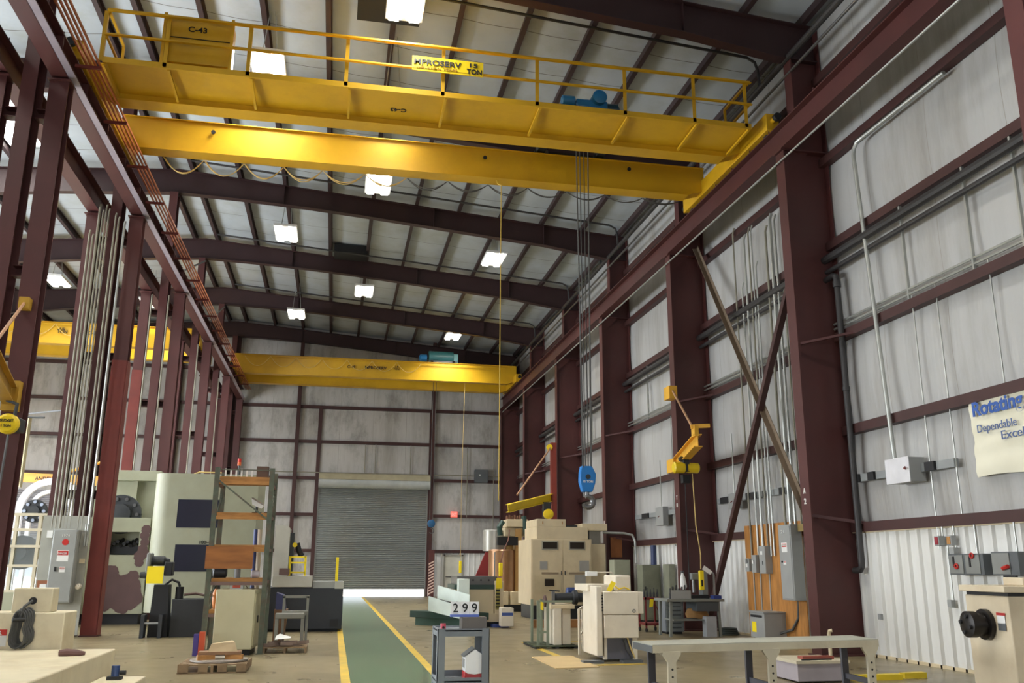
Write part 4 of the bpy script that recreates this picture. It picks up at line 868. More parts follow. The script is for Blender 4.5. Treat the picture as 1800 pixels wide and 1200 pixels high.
MB().tube([(pc1.x-.05, 15.35, pc1.z-.1), (pc1.x-.08, 15.35, 2.4)], .02, 6).build('load_chain', STEEL, ho)
# ================================================================== RIGHT JIBS
j2 = thing('jib_crane', (8.8, 22.3, 4.3), 'orange-yellow jib arm with tie rod on the stencilled jib column', 'jib crane')
e0, e1 = Vector((8.86, 22.45, 4.25)), Vector((8.17, 19.3, 4.45))
MB().ibeam(e0, e1, .3, .2, .02, .015).build('arm', ORANGE_Y, j2)
MB().box(8.76, 8.988, 22.5, 22.9, 6.05, 6.4).build('top_bracket', ORANGE_Y, j2); MB().box(8.76, 8.988, 22.4, 22.9, 4.05, 4.4).build('lower_bracket', ORANGE_Y, j2)
MB().tube([(8.86, 22.5, 6.25), (8.1, 19.4, 4.75)], .03, 8).build('tie_rod', mat('rod_tan', (176, 132, 96), .5), j2)
MB().bar((8.05, 19.4, 4.78), (8.48, 19.3, 4.8), .09).build('stop_bar', ORANGE_Y, j2); MB().box(8.1, 8.2, 19.3, 19.5, 4.55, 4.8).build('rod_anchor', ORANGE_Y, j2)
h2 = thing('chain_hoist', (8.5, 21, 3.9), 'yellow barrel chain hoist hanging under the orange-yellow jib arm', 'hoist')
MB().lathe((8.2, 21, 4.0), XD, [(0,.1),(.03,.14),(.28,.14),(.3,.1)], 18).build('motor_barrel', YEL2, h2); MB().lathe((8.56, 21, 4.0), XD, [(0,.13),(.28,.13),(.31,.1)], 18).build('gear_barrel', YEL2, h2)
MB().box(8.44, 8.6, 20.9, 21.1, 3.9, 4.2).build('centre_block', DARK, h2, bevel=.01); MB().box(8.42, 8.62, 20.92, 21.08, 3.62, 3.82).build('chain_bucket', BLACK, h2)
b = MB(); 
for x in (8.42, 8.62): b.cyl((x, 20.95, 4.22), (x, 21.05, 4.22), .06, n=12)
b.build('trolley_wheels', DARK, h2)
MB().tube([(8.5, 21, 3.6), (8.5, 21, 1.05)], .012, 6).build('load_chain', BLACK, h2)
pdn = thing('pendant_control', (8.8, 20.9, 1.04), 'yellow push-button pendant with white tag hanging above the workbench', 'pendant control')
MB().tube([(8.68, 20.95, 3.85), (8.70, 20.92, 2.6), (8.78, 20.9, 1.9), (8.76, 20.88, 1.55)], .014, 6).build('cable', CREAMCABLE, pdn)
MB().box(8.70, 8.82, 20.84, 20.92, 1.06, 1.52).build('button_station', TAG, pdn, bevel=.02); MB().box(8.74, 8.78, 20.83, 20.84, 1.15, 1.3).build('buttons', BLACK, pdn)
b = MB(); b.raw([(8.78, 20.86, 1.55), (8.98, 20.85, 1.42), (9.04, 20.85, 1.5), (8.84, 20.86, 1.64)], [(0,1,2,3)]); b.build('paper_tag', WHITE, pdn)
j4 = thing('jib_crane', (8.7, 36, 0), 'small yellow jib arm on a red mast in front of the fourth right column', 'jib crane')
MB().box(8.68, 8.9, 35.85, 36.1, 0, 6.6).build('mast', mat('mast_red', (128, 50, 38), .55), j4)
MB().ibeam((8.7, 35.95, 4.35), (6.35, 33.2, 3.7+.0), .3, .2).build('arm', YEL2, j4)
MB().tube([(8.7, 35.9, 6.45), (6.8, 33.7, 4.25)], .035, 8).build('tie_rod', mat('rod_tan', (176, 132, 96), .5), j4); MB().lathe((8.6, 35.8, 6.4), YD, [(0,.12),(.15,.12)], 14).build('rod_anchor', YEL2, j4)
MB().lathe((8.35, 35.2, 3.62), (0,-1,0), [(0,.14),(.05,.2),(.2,.2),(.23,.12)], 20).build('hoist_cover', YEL2, j4); MB().box(8.2, 8.5, 35.2, 35.5, 3.5, 4.1).build('hoist_body', DARK, j4)

MB().box(9.15, 9.55, 29.40, 29.43, 1.9, 2.55).build('brown_panel', mat('brown_panel', (150, 92, 46), .65, var=.25), label='orange-brown wood panel fixed to the third right column', cat='panel')
MB().cyl((9.75, 26.9, 0), (9.75, 26.9, 2.25), .09, n=14).build('blue_cylinder', mat('navy_cylinder', (48, 60, 98), .45), label='tall navy blue gas cylinder by the ribbed wall behind the olive cabinets', cat='gas cylinder')
fpn = thing('pendant_control', (6.35, 46, 1.2), 'small yellow pendant hanging in front of the personnel door', 'pendant control')
MB().box(6.28, 6.42, 45.95, 46.05, 1.25, 1.85).build('button_station', TAG, fpn, bevel=.02); MB().tube([(6.35, 46, 1.85), (6.35, 46, 6), (6.35, 45.5, 10.98)], .012, 6).build('cable', CREAMCABLE, fpn)
# ================================================================== LEFT FLOOR GROUP
rk = thing('pallet_rack', (-1.75, 18.4, 0), 'green pallet rack with lumber shelves in front of the sage machine housing', 'rack')
RX0, RX1, RY0, RY1 = -2.26, -1.24, 17.9, 18.95
for x in (RX0, RX1):
    for y in (RY0, RY1):
        up = MB().prof([(-.045,-.035),(.045,-.035),(.045,.035),(.03,.035),(.03,-.02),(-.03,-.02),(-.03,.035),(-.045,.035)], (x, y, 0), (x, y, 3.42), YD).build('upright', RACKGREEN, rk)
        MB().box(x-.07, x+.07, y-.06, y+.06, 0, .012).build('foot_plate', RACKGREEN, up)
    for a, c in ((.5, 1.2), (1.2, .9), (2.2, 3.0), (3.0, 2.3)):
        MB().bar((x, RY0 if a < c else RY1, a), (x, RY1 if a < c else RY0, c), .03).build('side_brace', RACKGREEN, rk)
    for z in (3.12, 2.5, 1.88, 1.28): MB().bar((x, RY0, z), (x, RY1, z), .035, .06).build('side_rail', mat('rail_brown', (116, 92, 84), .6), rk)
for z in (3.16, 2.5, 1.9, 1.29, .72):
    for i in range(6):
        y = RY0+.02+i*(RY1-RY0-.04)/6; MB().box(RX0+.05, RX1-.05 if z > 1 else -2.1, y, y+(RY1-RY0-.04)/6-.012, z, z+.07 if z < 3 else z+.09).build('shelf_plank', PLANK, rk)
    MB().box(RX0+.04, RX1-.04 if z > 1 else -2.1, RY0-.03, RY0+.01, z-.06, z+.005).build('front_beam', PLANK if z > 1.5 else mat('rail_brown', (116, 92, 84), .6), rk)
MB().bar((RX0, RY0-.04, 3.2), (RX1, RY0-.04, 2.42), .03).build('front_brace', RACKGREEN, rk)
MB().bar((RX0, RY0, 3.38), (RX1, RY0, 3.38), .02).build('top_bar', RACKGREEN, rk)
MB().box(-2.34, -1.48, 17.83, 17.855, 1.53, 1.94).build('plywood_sheet', mat('sheet_plywood', (158, 100, 48), .6, var=.25, scale=2, stretch=(1, 5, 6), dirt=(110, 66, 30)), label='brown plywood sheet leaning on the front of the pallet rack', cat='plywood sheet')
for i in range(8):
    x = -2.15+.1*i; MB().box(x, x+.028, 18.1, 18.14, 3.25, 3.42-.01*(i % 3)).build('white_rod', WHITE, label=f'{ORD[i]} short white bar from the left, standing on the top shelf of the pallet rack', cat='bar', group='white bars on the rack top')
MB().box(-1.55, -1.33, 18.05, 18.3, 3.25, 3.47).build('open_crate', mat('crate_brown', (92, 70, 58), .6), label='brown crate at the right end of the rack top shelf', cat='crate')
vt = thing('desk_lamp', (-1.45, 18.3, 2.57), 'white angled task lamp head on the second shelf of the rack', 'lamp')
b = MB(); b.raw([(-1.62, 18.2, 2.86), (-1.60, 18.2, 2.74), (-1.42, 18.2, 2.66), (-1.38, 18.2, 2.72), (-1.62, 18.45, 2.90), (-1.60, 18.45, 2.78), (-1.42, 18.45, 2.70), (-1.38, 18.45, 2.76)], [(0,1,2,3),(7,6,5,4),(0,4,5,1),(1,5,6,2),(2,6,7,3),(3,7,4,0)]); b.build('lamp_head', WHITE, vt)
MB().cyl((-1.52, 18.32, 2.57), (-1.52, 18.32, 2.76), .025).build('stem', BLACK, vt); MB().box(-1.6, -1.42, 18.25, 18.4, 2.57, 2.6).build('base', BLACK, vt)
for i, (x, w, h, m, lab, nm3) in enumerate(((-2.1, .25, .2, DARK, 'dark motor on the fourth shelf of the rack, leftmost', 'electric_motor'), (-1.78, .12, .22, GREY, 'grey bottle on the fourth shelf of the rack', 'oil_bottle'), (-1.45, .16, .14, mat('white_drum', (220, 214, 220), .4), 'white rolled bundle on the fourth shelf of the rack', 'white_roll'))):
    b = MB()
    if nm3 == 'oil_bottle': b.lathe((x, 18.2, 1.36), ZD, [(0,w/2),(h*.7,w/2),(h*.85,.03),(h,.03)], 14)
    else: b.lathe((x-w/2, 18.25, 1.36+h/2), XD, [(0,h*.35),(.02,h/2),(w-.02,h/2),(w,h*.35)], 16)
    b.build(nm3, m, label=lab, cat=nm3.replace('_', ' '))
for i, (x, r, m, lab) in enumerate(((-1.55, .04, mat('blue_tube', (70, 84, 140), .5), 'blue tube standing at the back of the rack'), (-1.47, .05, CREAM2, 'pale tube standing beside the blue tube at the back of the rack'))):
    MB().cyl((x, 19.12, 0), (x-.02, 19.12, 2.3), r, n=12).build('tube_stock', m, label=lab, cat='tube')
b = MB(); b.lathe((-2.15, 18.4, .79), ZD, [(0,.05),(.1,.07),(.28,.075),(.36,.04)], 16); b.build('orange_bucket', mat('orange_bucket', (196, 116, 40), .5), label='orange tub on the lowest shelf of the rack, left of the beige cabinet', cat='tub')
bc = thing('control_cabinet', (-1.7, 18.2, 0), 'beige steel control cabinet standing in the right bottom bay of the rack', 'cabinet')
CABM = mat('cabinet_beige', (196, 190, 156), .45, var=.05, dirt=(176, 166, 128))
b = MB(Matrix.Translation((-1.7, 17.99, 0)) @ Matrix.Rotation(math.radians(-4), 4, 'Z')); b.box(-.36, .34, -.3, .5, .1, 1.16); b.build('body', CABM, bc, bevel=.012)
b = MB(Matrix.Translation((-1.7, 17.99, 0)) @ Matrix.Rotation(math.radians(-4), 4, 'Z')); b.box(.34, .352, -.24, .44, .16, 1.08); b.build('side_door', CABM, bc, bevel=.004)
MB(Matrix.Translation((-1.7, 17.99, 0)) @ Matrix.Rotation(math.radians(-4), 4, 'Z')).box(.352, .37, .1, .13, .55, .68).build('latch', BLACK, bc)
MB(Matrix.Translation((-1.7, 17.99, 0)) @ Matrix.Rotation(math.radians(-4), 4, 'Z')).box(-.3, .3, -.24, .44, 0, .1).build('plinth', BLACK, bc)
bx = thing('cardboard_box', (-1.75, 18.1, 1.16), 'small white carton with red print on top of the beige cabinet', 'box')
MB().box(-1.87, -1.63, 17.95, 18.12, 1.161, 1.26).build('carton', WHITE, bx); MB().box(-1.82, -1.68, 17.945, 17.95, 1.18, 1.23).build('red_print', mat('orange_print', (220, 90, 60), .5), bx)
b = MB(); b.raw([(-1.62, 17.96, 1.26), (-1.62, 18.12, 1.26), (-1.55, 18.12, 1.17), (-1.55, 17.96, 1.17)], [(0,1,2,3)]); b.build('flap', WOOD, bx)
# near pallet with disc
pl = thing('wooden_pallet', (-1.7, 15.4, 0), 'weathered wooden pallet in the left foreground with a round steel plate on it', 'pallet')
for x in (-2.2, -1.72, -1.24): MB().box(x-.02, x+.02, 14.9, 15.95, .015, .11).build('stringer', WOOD, pl)
for i in range(6): MB().box(-2.22, -1.22, 14.9+i*.18, 15.0+i*.18, .11, .13).build('deck_board', WOOD, pl)
for i in range(4): MB().box(-2.2+.28*i, -2.06+.28*i, 14.86, 14.895, .01, .14).build('end_block', WOOD, pl)
MB().box(-2.22, -1.22, 14.86, 14.9, .0, .02).build('bottom_board', WOOD, pl)
MB().lathe((-1.68, 15.42, .13), ZD, [(0,.40),(.012,.44),(.03,.44),(.04,.40)], 40).build('round_plate', mat('grey_plate', (150, 142, 132), .4, metal=.3), label='round grey steel plate lying on the foreground pallet', cat='plate')
for i, (x, y, a, lab) in enumerate(((-1.86, 15.2, .3, 'left wood block on the round plate'), (-1.44, 15.25, -.2, 'right wood block on the round plate'))):
    MB(Matrix.Translation((x, y, .17)) @ Matrix.Rotation(a, 4, 'Z')).box(-.13, .13, -.05, .05, 0, .07).build('wood_block', PLANK, label=lab, cat='wood block')
MB(Matrix.Translation((-1.66, 15.3, .24)) @ Matrix.Rotation(.05, 4, 'Z')).box(-.32, .32, -.12, .18, 0, .045).build('thick_board', mat('worn_board', (140, 106, 76), .7, var=.3), label='worn brown board lying across the two wood blocks', cat='board')
b = MB(); b.raw([(-1.84, 15.25, .285), (-1.4, 15.25, .285), (-1.42, 15.45, .285), (-1.86, 15.45, .285), (-1.8, 15.28, .4), (-1.45, 15.3, .42), (-1.5, 15.42, .44), (-1.78, 15.42, .36)], [(0,3,2,1),(4,5,6,7),(0,1,5,4),(1,2,6,5),(2,3,7,6),(3,0,4,7)]); b.build('crumpled_bag', mat('paper_bag', (190, 168, 130), .7, var=.25), label='crumpled tan paper bag on the worn board', cat='bag')
MB().box(-2.30, -2.20, 17.6, 17.72, 0, .42).build('orange_box', mat('orange_red', (206, 84, 48), .5), label='orange-red upright carton at the foot of the rack', cat='box')
MB().box(-2.4, -2.31, 17.65, 17.75, 0, .38).build('blue_box', mat('violet_blue', (70, 62, 140), .5), label='narrow blue carton at the foot of the rack, left of the orange one', cat='box')
# pallet 2 with scrap and step stool
p2 = thing('wooden_pallet', (-.8, 18.4, 0), 'grey wooden pallet of scrap beside the step stool', 'pallet')
for x in (-1.18, -.8, -.42): MB().box(x-.02, x+.02, 18.0, 18.75, .0, .09).build('stringer', WOOD, p2)
for i in range(5): MB().box(-1.2, -.4, 18.0+i*.16, 18.1+i*.16, .09, .11).build('deck_board', WOOD, p2)
for i in range(9):
    x, y = -1.1+.08*i, 18.08+.07*(i % 4); a = R.uniform(-1, 1)
    MB(Matrix.Translation((x, y, .115+.02*(i % 3))) @ Matrix.Rotation(a, 4, 'Z') @ Matrix.Rotation(.2*a, 4, 'Y')).box(-.12, .12, -.03, .03, 0, .06).build('scrap_bar', mat('scrap_metal', (130, 112, 100), .6, var=.3), label=f'{ORD[i]} rusty scrap bar from the left on the scrap pallet', cat='scrap', group='scrap bars on the pallet')
b = MB(); b.raw([(-1.0, 18.1, .24), (-.72, 18.12, .26), (-.70, 18.3, .27), (-.92, 18.32, .33), (-.98, 18.2, .30)], [(0,1,2,3,4)]); b.build('paper_sheet', WHITE, label='crumpled white paper on the scrap pallet', cat='paper')
ss = thing('step_stool', (-.78, 19.1, 0), 'grey steel step stool with handle loop in front of the black machine', 'step stool')
STM = mat('stool_grey', (132, 132, 122), .55, dirt=(110, 96, 76))
b = MB(); b.box(-1.06, -.5, 18.85, 19.15, .57, .67); b.build('step', STM, ss, bevel=.01)
for x in (-1.03, -.53):
    for y in (18.88, 19.12): MB().box(x-.03, x+.03, y-.03, y+.03, 0, .57).build('leg', STM, ss)
for x in (-.93, -.46): MB().box(x-.025, x+.025, 19.3, 19.35, 0, .98).build('handle_post', STM, ss)
MB().box(-.955, -.435, 19.3, 19.35, .95, 1.0).build('handle_bar', STM, ss); MB().box(-.95, -.44, 19.16, 19.42, .62, .7).build('upper_tread', STM, ss)
# belt grinder
gr = thing('belt_grinder', (-3.85, 22.3, 0), 'black pedestal belt grinder with a bright yellow guard plate', 'grinder')
b = MB(); b.poly([(-4.05, 0), (-3.62, 0), (-3.68, 1.15), (-4.0, 1.15)], 'Y', 22.3, 22.7); b.build('pedestal', BLACK, gr)
MB().box(-4.16, -3.8, 22.17, 22.19, 1.18, 1.56).build('guard_plate', TAG, gr)
MB().lathe((-4.15, 22.45, 1.68), XD, [(0,.08),(.02,.11),(.3,.11),(.34,.07),(.42,.05)], 18).build('motor', DARK, gr); MB().box(-4.22, -4.12, 22.25, 22.65, 1.4, 1.86).build('wheel_guard', mat('guard_grey', (120, 122, 118), .5), gr, bevel=.03)
MB().box(-3.8, -3.62, 22.2, 22.5, 1.35, 1.66).build('belt_housing', BLACK, gr, bevel=.02); MB().lathe((-4.36, 22.5, 1.36), XD, [(0,.07),(.2,.09),(.24,.06)], 14).build('side_motor', DARK, gr)
for x in (-4.12, -3.74): MB().box(x-.04, x+.04, 22.0, 22.3, 0, .5).build('stand_leg', DARK, gr)
MB().box(-4.12, -3.74, 22.02, 22.08, .3, .34).build('stand_shelf', GREY, gr)
tk = thing('coolant_tank', (-3.2, 22.6, 0), 'black coolant tank with pump, right of the belt grinder', 'tank')
MB().box(-3.56, -2.78, 22.2, 23.0, .0, .83).build('tank_body', mat('tank_black', (34, 36, 38), .5, var=.25), tk, bevel=.012)
MB().cyl((-3.46, 22.5, .83), (-3.46, 22.5, 1.1), .09, n=16).build('pump', BLACK, tk); MB().tube([(-3.46, 22.5, 1.1), (-3.5, 22.5, 1.2), (-3.65, 22.5, 1.26), (-3.78, 22.5, 1.15), (-3.8, 22.5, .95)], .03, 8).build('hose', BLACK, tk)
b = MB(); b.tube([(-3.35, 22.5, .92), (-3.1, 22.5, .95), (-2.85, 22.5, .9)], .03, 8); b.build('pipe_manifold', mat('brown_pipe', (90, 66, 56), .5), tk)
sm = thing('pump_stack', (-2.65, 22.4, 0), 'grey and black pump stack standing between the coolant tank and the rack', 'pump')
MB().lathe((-2.66, 22.6, 0), ZD, [(0,.1),(.7,.1),(.75,.13),(1.0,.13),(1.02,.09),(1.25,.09)], 16).build('column', DARK, sm); MB().lathe((-2.86, 22.6, 1.4), XD, [(0,.1),(.03,.12),(.3,.12),(.34,.08)], 16).build('motor', GREYDK, sm); MB().box(-2.72, -2.6, 22.55, 22.65, 1.2, 1.36).build('bracket', GREYDK, sm)
# black machine near the aisle
bm_ = thing('machining_centre', (-.6, 24.5, 0), 'machine with black skirt and light grey column beside the green walkway', 'machine')
LG = mat('light_grey_guard', (176, 174, 162), .45, dirt=(150, 140, 120))
MB().box(-1.6, .3, 23.6, 25.6, .06, 1.05).build('skirt', mat('skirt_black', (30, 34, 40), .5, var=.2), bm_, bevel=.01)
MB().box(-1.5, .2, 23.75, 25.5, 0, .06).build('plinth', BLACK, bm_)
MB().box(-1.46, -.48, 23.55, 24.3, 1.07, 1.34).build('table_guard', LG, bm_, bevel=.01); MB().box(-.46, .28, 23.6, 24.2, 1.04, 1.21).build('side_tray', mat('tray_grey', (140, 142, 138), .45), bm_, bevel=.008); MB().box(.08, .3, 23.58, 24.25, 1.03, 1.2).build('tray_end', LG, bm_)
b = MB(); b.poly([(-1.46, 1.34), (-1.1, 1.34), (-1.1, 2.5), (-1.18, 2.58), (-1.46, 2.58)], 'Y', 23.65, 24.3); b.build('column', LG, bm_)
MB().box(-1.1, -1.0, 23.9, 24.3, 1.34, 2.4).build('way_cover', DARK, bm_)
yr = MATS['tag_yellow']
for x in (-1.06, -.68): MB().box(x-.025, x+.025, 23.7, 23.75, 1.34, 1.82).build('cage_post', yr, bm_)
for z in (1.42, 1.66, 1.8): MB().box(-1.06, -.68, 23.7, 23.74, z-.02, z+.02).build('cage_rail', yr, bm_)
b = MB(); b.tube([(-.92, 23.9, 2.14), (-.86, 23.9, 1.95), (-.78, 23.9, 1.82)], .07, 10); b.build('control_arm', BLACK, bm_); MB().lathe((-.97, 23.9, 2.1), (0,-1,0), [(0,.06),(.08,.06)], 12).build('yellow_cap', yr, bm_)
MB().box(-1.3, -1.05, 23.5, 23.56, 1.36, 1.52).build('vise', mat('vise_brown', (90, 66, 60), .5), bm_); MB().box(.08, .15, 23.7, 23.76, 1.2, 1.8).build('yellow_post', yr, bm_)
MB().box(.0, .2, 23.55, 23.6, .12, .3).build('floor_valve', BLACK, bm_)
# dark leaning crate stack beside the rack
b = MB(); b.poly([(-1.1, .72), (-.9, .72), (-.95, 1.0), (-1.1, 1.05)], 'Y', 19.45, 19.9); b.build('blue_bin', mat('navy_bin', (44, 46, 84), .5), label='navy bin beside the right upright of the rack', cat='bin')
b = MB(); b.poly([(-1.12, 0), (-.92, 0), (-.86, .72), (-1.12, .72)], 'Y', 19.45, 19.95); b.build('wooden_stand', mat('stand_wood', (120, 84, 52), .7, var=.3), label='brown wooden stand under the navy bin', cat='stand')
# ---- left foreground cream machine
lm = thing('machine_bed', (-3.2, 7.5, 0), 'cream machine bed with broad flat top in the left foreground', 'machine')
LMM = mat('foreground_cream', (226, 214, 182), .5, var=.08, scale=4, dirt=(184, 158, 112), dirt_amt=.5)
MB().box(-5.2, -2.04, 3.6, 9.72, 0, .8).build('bed_casting', LMM, lm, bevel=.012)
MB().box(-5.0, -2.55, 9.76, 10.2, 0, 1.14).build('rear_housing', LMM, lm, bevel=.01); MB().box(-3.05, -2.69, 9.78, 10.0, 1.14, 1.37).build('outlet_head', LMM, lm, bevel=.01)
MB().cyl((-2.86, 9.782, 1.25), (-2.86, 9.765, 1.25), .035, n=14).build('outlet', BLACK, lm)
b = MB(); b.box(-3.6, -3.05, 9.752, 9.762, .83, .98); b.build('danger_sign', WHITE, lm); MB().box(-3.6, -3.05, 9.748, 9.754, .93, .985).build('danger_band', REDP, lm); text('DANGER', WHITE, (-3.42, 9.746, .938), XD, ZD, .038, lm, w=.33, bold=.02)
ck = thing('cable_coil', (-2.95, 9.7, .82), 'bundle of coiled grey cable hanging on the foreground machine', 'cable')
b = MB()
for i in range(6):
    cx = -2.93+.012*i; dz = .012*(i % 3)
    b.tube([(cx+.10*math.sin(a)*(1 if math.cos(a) < 0 else .8)*(.55+.45*abs(math.cos(a))), 9.66+.012*i, .99+.17*math.cos(a)+dz) for a in [k*2*math.pi/20 for k in range(21)]], .011, 6)
b.build('coil', CABLE, ck)
MB().tube([(-2.86, 9.75, 1.25), (-2.9, 9.66, 1.2), (-2.92, 9.66, 1.1)], .014, 6).build('plug_lead', CABLE, ck); MB().cyl((-2.97, 9.6, 1.08), (-2.88, 9.66, 1.08), .02).build('tie', BLACK, ck)
pipe(hang((-2.93, 9.66, 1.14), (-6.38, 22.3, 1.0), .12), .014, CABLE, 'grey cable running from the coil back to the grey control panel', 'power_cable', 'cable')
b = MB(); b.tube([(-2.36, 9.0, .825), (-2.3, 9.0, .83), (-2.22, 9.02, .825), (-2.15, 9.03, .82)], [.03, .035, .03, .015], 10); b.build('rag', mat('rag_brown', (120, 90, 84), .8, var=.3), label='small brown rag lying on the flat top of the foreground machine', cat='rag')
lb = thing('valve_block', (-1.82, 8.9, 0), 'small cream block at the right end of the foreground machine', 'block')
MB().box(-2.02, -1.64, 8.7, 9.2, 0, .60).build('body', LMM, lb, bevel=.008); MB().box(-1.638, -1.634, 8.8, 9.1, .2, .42).build('label_plate', WHITE, lb)
vl = thing('solenoid_valve', (-1.86, 8.95, .60), 'small blue valve sitting on the cream block', 'valve')
MB().cyl((-1.86, 8.95, .62), (-1.86, 8.95, .72), .035, n=14).build('coil', mat('valve_blue', (48, 72, 120), .4), vl); MB().box(-1.92, -1.80, 8.9, 9.0, .601, .63).build('base', BLACK, vl); MB().cyl((-1.82, 8.95, .66), (-1.77, 8.95, .66), .02).build('port', BLACK, vl)
# ================================================================== CENTRE: CART 299
ct = thing('shop_cart', (1.6, 11.5, 0), 'blue-grey two-shelf shop cart beside the right yellow line', 'cart')
CX0, CX1, CY0, CY1 = 1.29, 1.92, 11.2, 11.78
b = MB(); b.box(CX0, CX1, CY0, CY0+.02, .77, .86); b.box(CX0, CX1, CY1-.02, CY1, .77, .86); b.box(CX0, CX0+.02, CY0, CY1, .77, .86); b.box(CX1-.02, CX1, CY0, CY1, .77, .86); b.box(CX0, CX1, CY0, CY1, .83, .845); b.build('top_tray', BENCHGREY, ct)
b = MB(); b.box(CX0, CX1, CY0, CY0+.02, .2, .3); b.box(CX0, CX1, CY1-.02, CY1, .2, .33); b.box(CX0, CX0+.02, CY0, CY1, .2, .3); b.box(CX1-.02, CX1, CY0, CY1, .2, .3); b.box(CX0, CX1, CY0, CY1, .25, .265); b.build('lower_tray', BENCHGREY, ct)
for x, sx in ((CX0, 1), (CX1, -1)):
    for y, sy in ((CY0, 1), (CY1, -1)):
        x2, y2 = x-sx*.003, y-sy*.003; b = MB(); b.box(x2, x+sx*.09, y2, y+sy*.006, .1, .864); b.box(x2, x+sx*.006, y2, y+sy*.09, .1, .864); lg = b.build('leg', BENCHGREY, ct)
        MB().cyl((x+sx*.03, y+sy*.05, .05), (x+sx*.06, y+sy*.05, .05), .05, n=14).build('caster', BLACK, lg)
MB().box(1.59, 1.90, 11.27, 11.5, .845, .99).build('steel_block', mat('block_steel', (92, 86, 80), .45, metal=.4), label='dark steel block on the shop cart under the number sign', cat='steel block', ).modifiers.new('bevel', 'BEVEL').width = .004
sn = thing('number_sign', (1.64, 11.4, .99), 'white lot number sign reading 299 on a blue strip', 'sign')
MB().box(1.455, 1.81, 11.33, 11.39, .991, 1.02).build('base_strip', mat('strip_blue', (88, 112, 196), .45), sn)
for i, ch in enumerate('299'):
    x = 1.46+.118*i; tl = MB().box(x, x+.114, 11.35, 11.362, 1.02, 1.17).build('number_tile', TILE, sn); text(ch, INK, (x+.025, 11.348, 1.045), XD, ZD, .105, tl, w=.066, bold=.006)
rc = thing('ring_gauge', (1.36, 11.27, .845), 'small pink and red cylinder on the front corner of the shop cart', 'gauge')
MB().cyl((1.36, 11.27, .846), (1.36, 11.27, .92), .033, n=16).build('body', mat('pink_red', (214, 84, 104), .4), rc); MB().cyl((1.36, 11.236, .875), (1.36, 11.232, .875), .016, n=12).build('hole', INK, rc)
cl_ = thing('lunch_cooler', (1.75, 11.4, .265), 'red lunch cooler with white tent-shaped lid on the lower shelf of the cart', 'cooler')
b = MB(); b.poly([(1.63, .266), (1.87, .266), (1.87, .36), (1.63, .36)], 'Y', 11.24, 11.5); b.build('base', mat('cooler_red', (180, 34, 36), .4), cl_, bevel=.012)
b = MB(); b.poly([(1.635, .36), (1.665, .34), (1.75, .33), (1.835, .34), (1.868, .36), (1.868, .545), (1.75, .62), (1.635, .545)], 'Y', 11.235, 11.505); b.build('white_shell', TILE, cl_, bevel=.008)
b = MB(); b.raw([(1.615, 11.23, .54), (1.75, 11.23, .635), (1.75, 11.51, .635), (1.615, 11.51, .54)], [(0,1,2,3)]); b.raw([(1.615, 11.23, .53), (1.75, 11.23, .625), (1.75, 11.51, .625), (1.615, 11.51, .53)], [(0,1,2,3)]); b.build('lid_panel', GREY, cl_)
MB().box(1.63, 1.66, 11.3, 11.44, .40, .5).build('grey_latch', GREY, cl_)
# machine behind the sign
gm = thing('surface_grinder', (4, 25.4, 0), 'cream machine with dark green table behind the number sign', 'machine')
MB().box(3.36, 4.40, 25.0, 26.4, .32, .98).build('body_panel', CREAM, gm, bevel=.01); MB().box(3.3, 4.75, 24.9, 26.6, .12, .34).build('lower_skirt', CREAM, gm, bevel=.01); MB().box(3.4, 4.7, 25.0, 26.5, 0, .12).build('plinth', BLACK, gm)
MB().box(3.3, 4.42, 24.98, 26.5, .98, 1.1).build('green_table', GREENDK, gm); MB().box(3.38, 4.5, 25.05, 26.4, 1.1, 1.32).build('table_top', mat('table_steel', (96, 94, 92), .4, metal=.4), gm); 
for i in range(4): MB().cyl((3.6+.22*i, 25.04, 1.22), (3.6+.22*i, 25.03, 1.22), .025).build('bolt', BLACK, gm)
MB().box(4.42, 4.66, 24.95, 25.5, .32, 1.2).build('end_post', CREAM, gm, bevel=.008); MB().box(4.44, 4.56, 24.94, 24.952, .45, 1.0).build('warning_strip', mat('strip_olive', (150, 140, 60), .5), gm); 
for i in range(6): MB().box(4.45, 4.55, 24.935, 24.942, .5+.085*i, .54+.085*i).build('strip_bar', INK, gm)
b = MB(); b.raw([(4.44, 24.93, 1.0), (4.62, 24.93, 1.0), (4.6, 24.92, 1.28), (4.45, 24.92, 1.28)], [(0,1,2,3)]); b.build('yellow_tag', TAG, gm)
b = MB(); b.poly([(3.98, 1.33), (4.34, 1.33), (4.34, 1.98), (4.26, 1.98)], 'Y', 25.6, 25.68); b.build('red_gusset', mat('gusset_red', (150, 40, 36), .5), gm)
MB().tube([(4.5, 25.5, 1.3), (4.5, 25.5, 1.98)], .02, 8).build('grey_riser', GREY, gm)
MINT = mat('mint_guard', (234, 246, 238), .35)
b = MB(); b.raw([(2.86, 25.2, .70), (3.6, 24.2, .62), (3.6, 24.2, .86), (2.86, 25.2, 1.08)], [(0,1,2,3)]); b.raw([(2.88, 25.22, .70), (3.62, 24.22, .62), (3.62, 24.22, .86), (2.88, 25.22, 1.08)], [(0,1,2,3)]); b.build('splash_guard', MINT, gm)
b = MB(); b.raw([(2.6, 25.0, .42), (3.5, 23.9, .22), (3.5, 23.9, .52), (2.6, 25.0, .80)], [(0,1,2,3)]); b.raw([(2.62, 25.02, .42), (3.52, 23.92, .22), (3.52, 23.92, .52), (2.62, 25.02, .80)], [(0,1,2,3)]); b.build('splash_guard', MINT, gm)
MB().box(3.36, 3.66, 24.6, 24.9, .45, 1.26).build('guard_column', MINT, gm, bevel=.01); MB().bar((2.85, 25.0, .72), (3.5, 24.1, .56), .03).build('hand_rail', DARK, gm)
